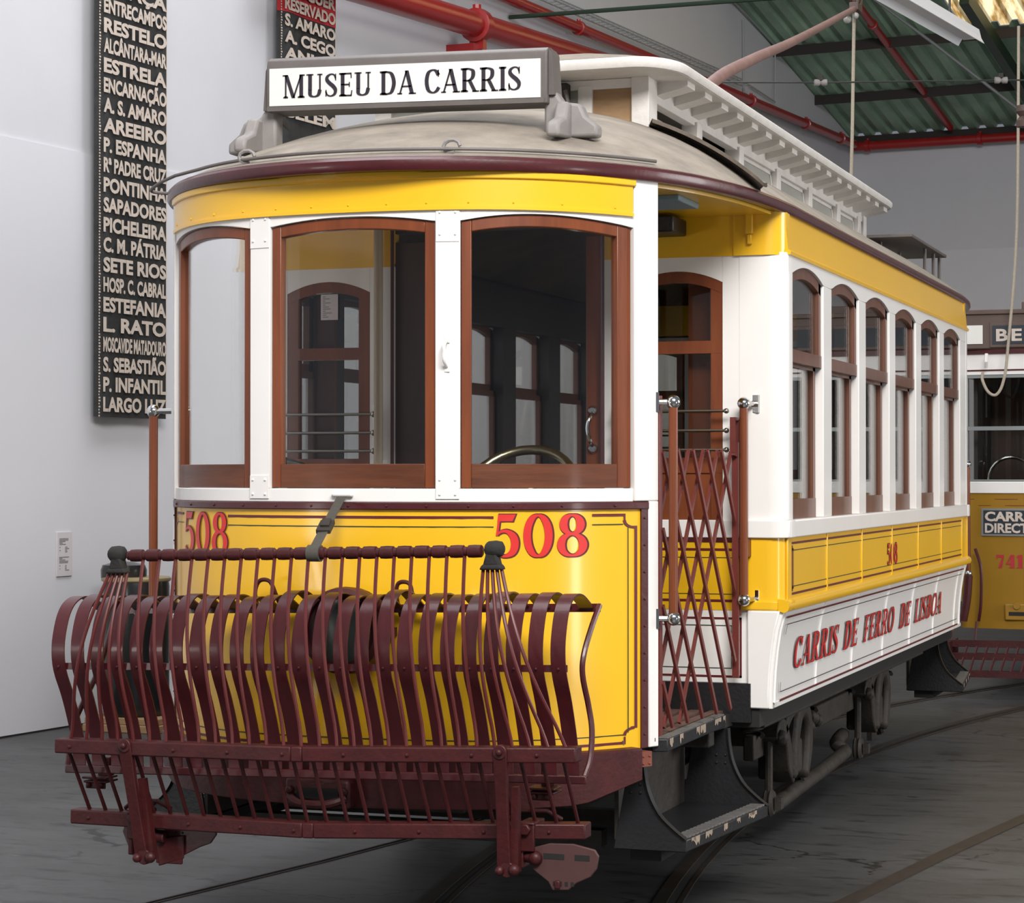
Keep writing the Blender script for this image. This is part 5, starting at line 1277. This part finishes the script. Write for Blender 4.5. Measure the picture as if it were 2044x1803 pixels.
G().tube([(.03, 7.72, 5.26), (.7, 6.85, 4.66), (1.384, 6.01, 4.03), (1.60, 5.75, 3.83)], .011, 6).build('wire_strand', 'wire', e)
G().lathe([(.05, -.07), (.055, -.03), (.03, 0), (.055, .03), (.05, .07)], (1.40, 6.0, 4.00), 'z', 12).build('wire_pulley', 'brown', e)

# ---- rails sunk into the floor
def rail_obj(path, lab, grp, w=.055, gap=.038, w2=.045):
    e = empty('tram_rail', (*path[len(path)//2], 0), lab, 'rail', grp)
    def strip(o0, o1, z):
        L_, R_ = [], []
        for i, p in enumerate(path):
            a = path[max(i-1, 0)]; b_ = path[min(i+1, len(path)-1)]; dx, dy = b_[0]-a[0], b_[1]-a[1]; l = math.hypot(dx, dy); nx_, ny_ = dy/l, -dx/l
            L_.append((p[0]+nx_*o0, p[1]+ny_*o0)); R_.append((p[0]+nx_*o1, p[1]+ny_*o1))
        g = G(); g.grid([[(x, y, z) for x, y in L_], [(x, y, z) for x, y in R_]]); g.grid([[(x, y, -.01) for x, y in L_], [(x, y, z) for x, y in L_]]); g.grid([[(x, y, -.01) for x, y in R_], [(x, y, z) for x, y in R_]])
        return g
    strip(-w/2, w/2, .006).build('rail_head', 'rust', e, smooth=0)
    if gap: strip(w/2, w/2+gap, .0015).build('rail_groove', 'groove', e, smooth=0); strip(w/2+gap, w/2+gap+w2*.5, .004).build('rail_lip', 'rust', e, smooth=0)
RC = 18.5
def cl_(y): return .07+RC-math.sqrt(RC*RC-(y-2.3)**2)
ysr = [-3.0+.4*i for i in range(40)]
rail_obj([(cl_(y)-.45, y) for y in ysr], 'left-hand rail of the curved track under the tram', 'rails under the tram', .055, .038)
rail_obj([(cl_(y)+.45, y) for y in ysr], 'right-hand rail of the curved track under the tram', 'rails under the tram', .055, -.0 or .038)
rail_obj([(1.442+.0, -.435), (1.65, .92), (1.84, 1.994), (2.6, 5.0), (3.5, 8.0)][:1] and [(1.27, -1.5), (1.442, -.435), (1.65, .92), (1.84, 1.994), (2.5, 5.4), (3.2, 8.6)], 'single rail of the neighbouring track at the lower right', None, .078, .0)
rail_obj([(-1.9, -5.0), (-1.40, -2.75), (-1.083, -1.218), (-.863, -.223), (-.749, .413), (-.62, 1.3)], 'narrow dark slot rail in the floor at the lower left', None, .012, .022, .01)

# ================================================================== SECOND TRAM (741)
t2 = empty('tram', (1.95, 9.6, 0), 'yellow tram numbered 741 with a grey rope, behind the first at the right edge', 'tram')
TX, TW, TY = 1.86, 1.19, 8.2
def yf2(x): return TY+.06*((x-TX)/TW)**4+.03*((x-TX)/TW)**2
def fb2(g, x0, x1, z0, z1, o0=0., o1=.05, n=16):
    vs = []
    for i in range(n+1):
        x = x0+(x1-x0)*i/n; y = yf2(x); vs += [(x, y+o0, z0), (x, y+o0, z1), (x, y+o1, z1), (x, y+o1, z0)]
    return g.add(vs, [(i*4+k, i*4+(k+1) % 4, i*4+4+(k+1) % 4, i*4+4+k) for i in range(n) for k in range(4)]+[(3, 2, 1, 0), (n*4, n*4+1, n*4+2, n*4+3)])
XL, XR = TX-TW, TX+TW
d2 = fb2(G(), XL, XR, .555, 1.516).build('dash_panel', 'yellow_shaded', t2)
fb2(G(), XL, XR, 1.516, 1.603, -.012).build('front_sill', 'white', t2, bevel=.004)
fb2(G(), XL, XR, .50, .565, -.012).build('bumper', 'yellow_shaded', t2)
G().box(XL, XL+.06, TY+.30, 16, .6, 1.52).box(XR-.06, XR, TY+.30, 16, .6, 1.52).build('side_panel', 'yellow_shaded', t2)
G().box(XL, XL+.05, TY+.30, 16, 1.52, 1.60).box(XR-.05, XR, TY+.30, 16, 1.52, 1.60).box(XL, XL+.05, TY+.3, 16, 2.4, 2.6).box(XR-.05, XR, TY+.3, 16, 2.4, 2.6).build('side_belt', 'white', t2)
G().box(XL+.02, XR-.02, TY+.35, 16, .5, .62).build('tram_floor', 'under_dk', t2)
g = G()
for x in (XL+.02, TX-.42, TX+.38, XR-.05): g.box(x, x+.03, yf2(x)-.005, yf2(x)+.05, 1.603, 2.41)
fb2(g, XL, XR, 2.385, 2.41, -.005); fb2(g, XL, XR, 1.603, 1.62, -.005)
w2_ = fb2(g, XL, XR, 1.99, 2.02, -.012, .04).build('windscreen_frame', 'alu', t2)
fb2(G(), XL+.03, XR-.03, 1.61, 2.39, .015, .018).build('windscreen', 'glass_dark', w2_)
fb2(G(), XL, XR, 2.41, 2.565, -.012).build('front_header', 'white', t2)
fb2(G(), XL, XR, 2.565, 2.60, -.03).box(XL, XR, 8.5, 16, 2.55, 2.62).build('roof_edge', 'maroon', t2)
fb2(G(), XL, XR, 2.436, 2.448, -.016).build('header_line', 'maroon', t2)
sgn2 = G().box(XL+.02, XR-.02, TY-.0, TY+.30, 2.60, 2.87).build('roof_fascia', 'brown', t2, bevel=.01)
G().prism([(XL, 2.60), (XR, 2.60), (XR-.1, 2.74), (TX, 2.86), (XL+.1, 2.74)], 'y', TY+.3, 16).build('roof', 'brown', t2)
G().box(XL+.01, XR-.01, TY-.02, TY+.32, 2.86, 2.895).box(1.13, 2.7, TY, TY+.3, 2.89, 2.95).build('fascia_top', 'brown', sgn2, bevel=.006)
G().box(.685, .842, TY-.006, TY, 2.640, 2.780).build('side_lamp', 'sign_white', sgn2)
G().box(.895, 3.0, TY-.012, TY, 2.61, 2.80).build('sign_frame', 'brown', sgn2, bevel=.004)
bl = G().box(.915, 2.98, TY-.016, TY-.010, 2.635, 2.775).build('sign_blind', 'navy', sgn2)
decal([[(.943+u, 2.657+v) for u, v in p] for p in sans_text('BE', .092, .19, .03, 1.25)], lambda u, v: (u, TY-.018, v), 'sign_lettering', 'blind_ink', sgn2)
pn = G().box(.822, 2.4, TY+.03, TY+.06, 1.196, 1.403)
pn = fb2(G(), .822, 1.70, 1.196, 1.403, -.012, .02, 12).build('notice_frame', 'alu', t2)
fb2(G(), .838, 1.685, 1.212, 1.388, -.016, .0, 12).build('notice_panel', 'navy', pn)
y2 = lambda u, v: (u, yf2(u)-.0185, v)
decal([[(.850+u, 1.306+v) for u, v in p] for p in sans_text('CARR', .072, .300, .04)]+[[(.850+u, 1.219+v) for u, v in p] for p in sans_text('DIRECT', .072, .325, .035)], y2, 'notice_lettering', 'blind_ink', pn)
decal([[(.932+u, .955+v) for u, v in p] for p in serif_text('741', .10, .20, .24, .08, .07)], lambda u, v: (u, yf2(u)-.003, v), 'fleet_number', 'blind_red', d2)
g = G(); fb2(g, .80, XR-.05, 1.422, 1.426, -.002, 0, 8); fb2(g, XL+.03, XR-.05, 1.47, 1.474, -.002, 0, 8); g.build('lining', 'line', d2)
e2 = G().box(1.0, 1.30, yf2(1.15)-.03, yf2(1.15)+.01, .565, .69).build('coupler', 'yellow_shaded', t2, bevel=.01)
G().box(1.03, 1.15, yf2(1.1)-.034, yf2(1.1)-.028, .60, .63).build('coupler_slot', 'under_dk', e2)
G().lathe([(.025, -.05), (.028, -.035)], (1.09, yf2(1.1), .675), 'y', 12).build('coupler_eye', 'yellow_shaded', e2)
# fender, hoses and grab pole
g = G()
for z, y in ((.375, 7.98), (.285, 7.93), (.16, 7.88)): g.box(.60, 3.1, y, y+.05, z, z+.05)
g.box(.60, .64, 7.88, 8.3, .16, .42).box(3.06, 3.1, 7.88, 8.3, .16, .42)
fd2 = g.build('fender', 'maroon_rust', t2)
for i in range(30):
    x = .70+i*.075; G().tube([(x+.05, 7.97, .38), (x, 7.89, .19)], .010, 5).build('fender_rod', 'maroon', fd2)
G().tube([(.80, 8.02, .40), (.81, 8.06, .56)], .010, 6).build('fender_stay', 'maroon', t2)
gp2 = G().tube([(.742, 8.12, .93), (.738, 8.12, 1.72)], .018, 10).build('grab_pole', 'wood', t2)
G().ball((.738, 8.12, 1.735), .028).build('pole_end', 'chrome', gp2); G().ball((.745, 8.12, .915), .028).build('pole_end', 'chrome', gp2)
G().tube(catmull([(.745, 8.12, .90), (.73, 8.13, .72), (.70, 8.14, .56)], 4), .03, 8).build('post_foot', 'maroon', t2)
G().tube(catmull([(.79, 8.15, 1.10), (.835, 8.12, .95), (.835, 8.12, .70), (.815, 8.14, .56)], 5), .012, 7).build('hose', 'maroon', t2)
# driver's things behind the glass
G().tube([(1.0+.17*math.cos(t), 8.62, 1.62+.17*math.sin(t)) for t in [2*PI*i/24 for i in range(24)]], .013, 8, True).build('brake_wheel', 'chrome', t2)
G().tube([(1.14, 8.75, .6), (1.14, 8.75, 2.5)], .022, 8).build('stanchion', 'steel', t2)
G().box(XL+.06, XR-.06, 9.4, 9.45, .62, 2.55).build('bulkhead', 'lining', t2); G().box(XL+.10, XL+.36, 9.385, 9.40, 1.5, 2.3).build('bulkhead_frame', 'wood_dark', t2); G().box(XL+.52, XL+.72, 9.385, 9.40, 1.5, 2.3).build('bulkhead_pane', 'alu', t2)
G().box(XL+.05, XL+.08, 8.6, 16, 1.58, 2.45).build('side_blackout', 'lining', t2)  # dark boards added across the side openings to keep the windscreen view dark
G().box(XR-.08, XR-.05, 8.6, 16, 1.58, 2.45).build('side_blackout', 'lining', t2)
G().box(XL+.05, XR-.05, 8.6, 16, 2.46, 2.5).build('tram_ceiling', 'lining', t2)
G().tube(catmull([(1.125, 8.10, 5.0), (1.11, 8.08, 3.5), (1.05, 8.02, 2.6), (1.02, 7.99, 2.35), (.97, 7.98, 2.25), (.91, 7.98, 2.27), (.865, 8.0, 2.36), (.855, 8.10, 2.42)], 5), .011, 7).build('trolley_rope', 'rope', t2)
g = G().tube([(.88, 8.12, 2.56), (.88, 8.10, 2.50), (.875, 8.13, 2.46)], .014, 7); g.build('rope_cleat', 'white', t2)
for y in (9.6, 11.8, 14.5):
    for x in (1.45, 2.45): G().lathe([(.30, -.04), (.33, -.04), (.33, .04), (.30, .04)], (x, y, .33), 'x', 24).build('wheel', 'under', t2)
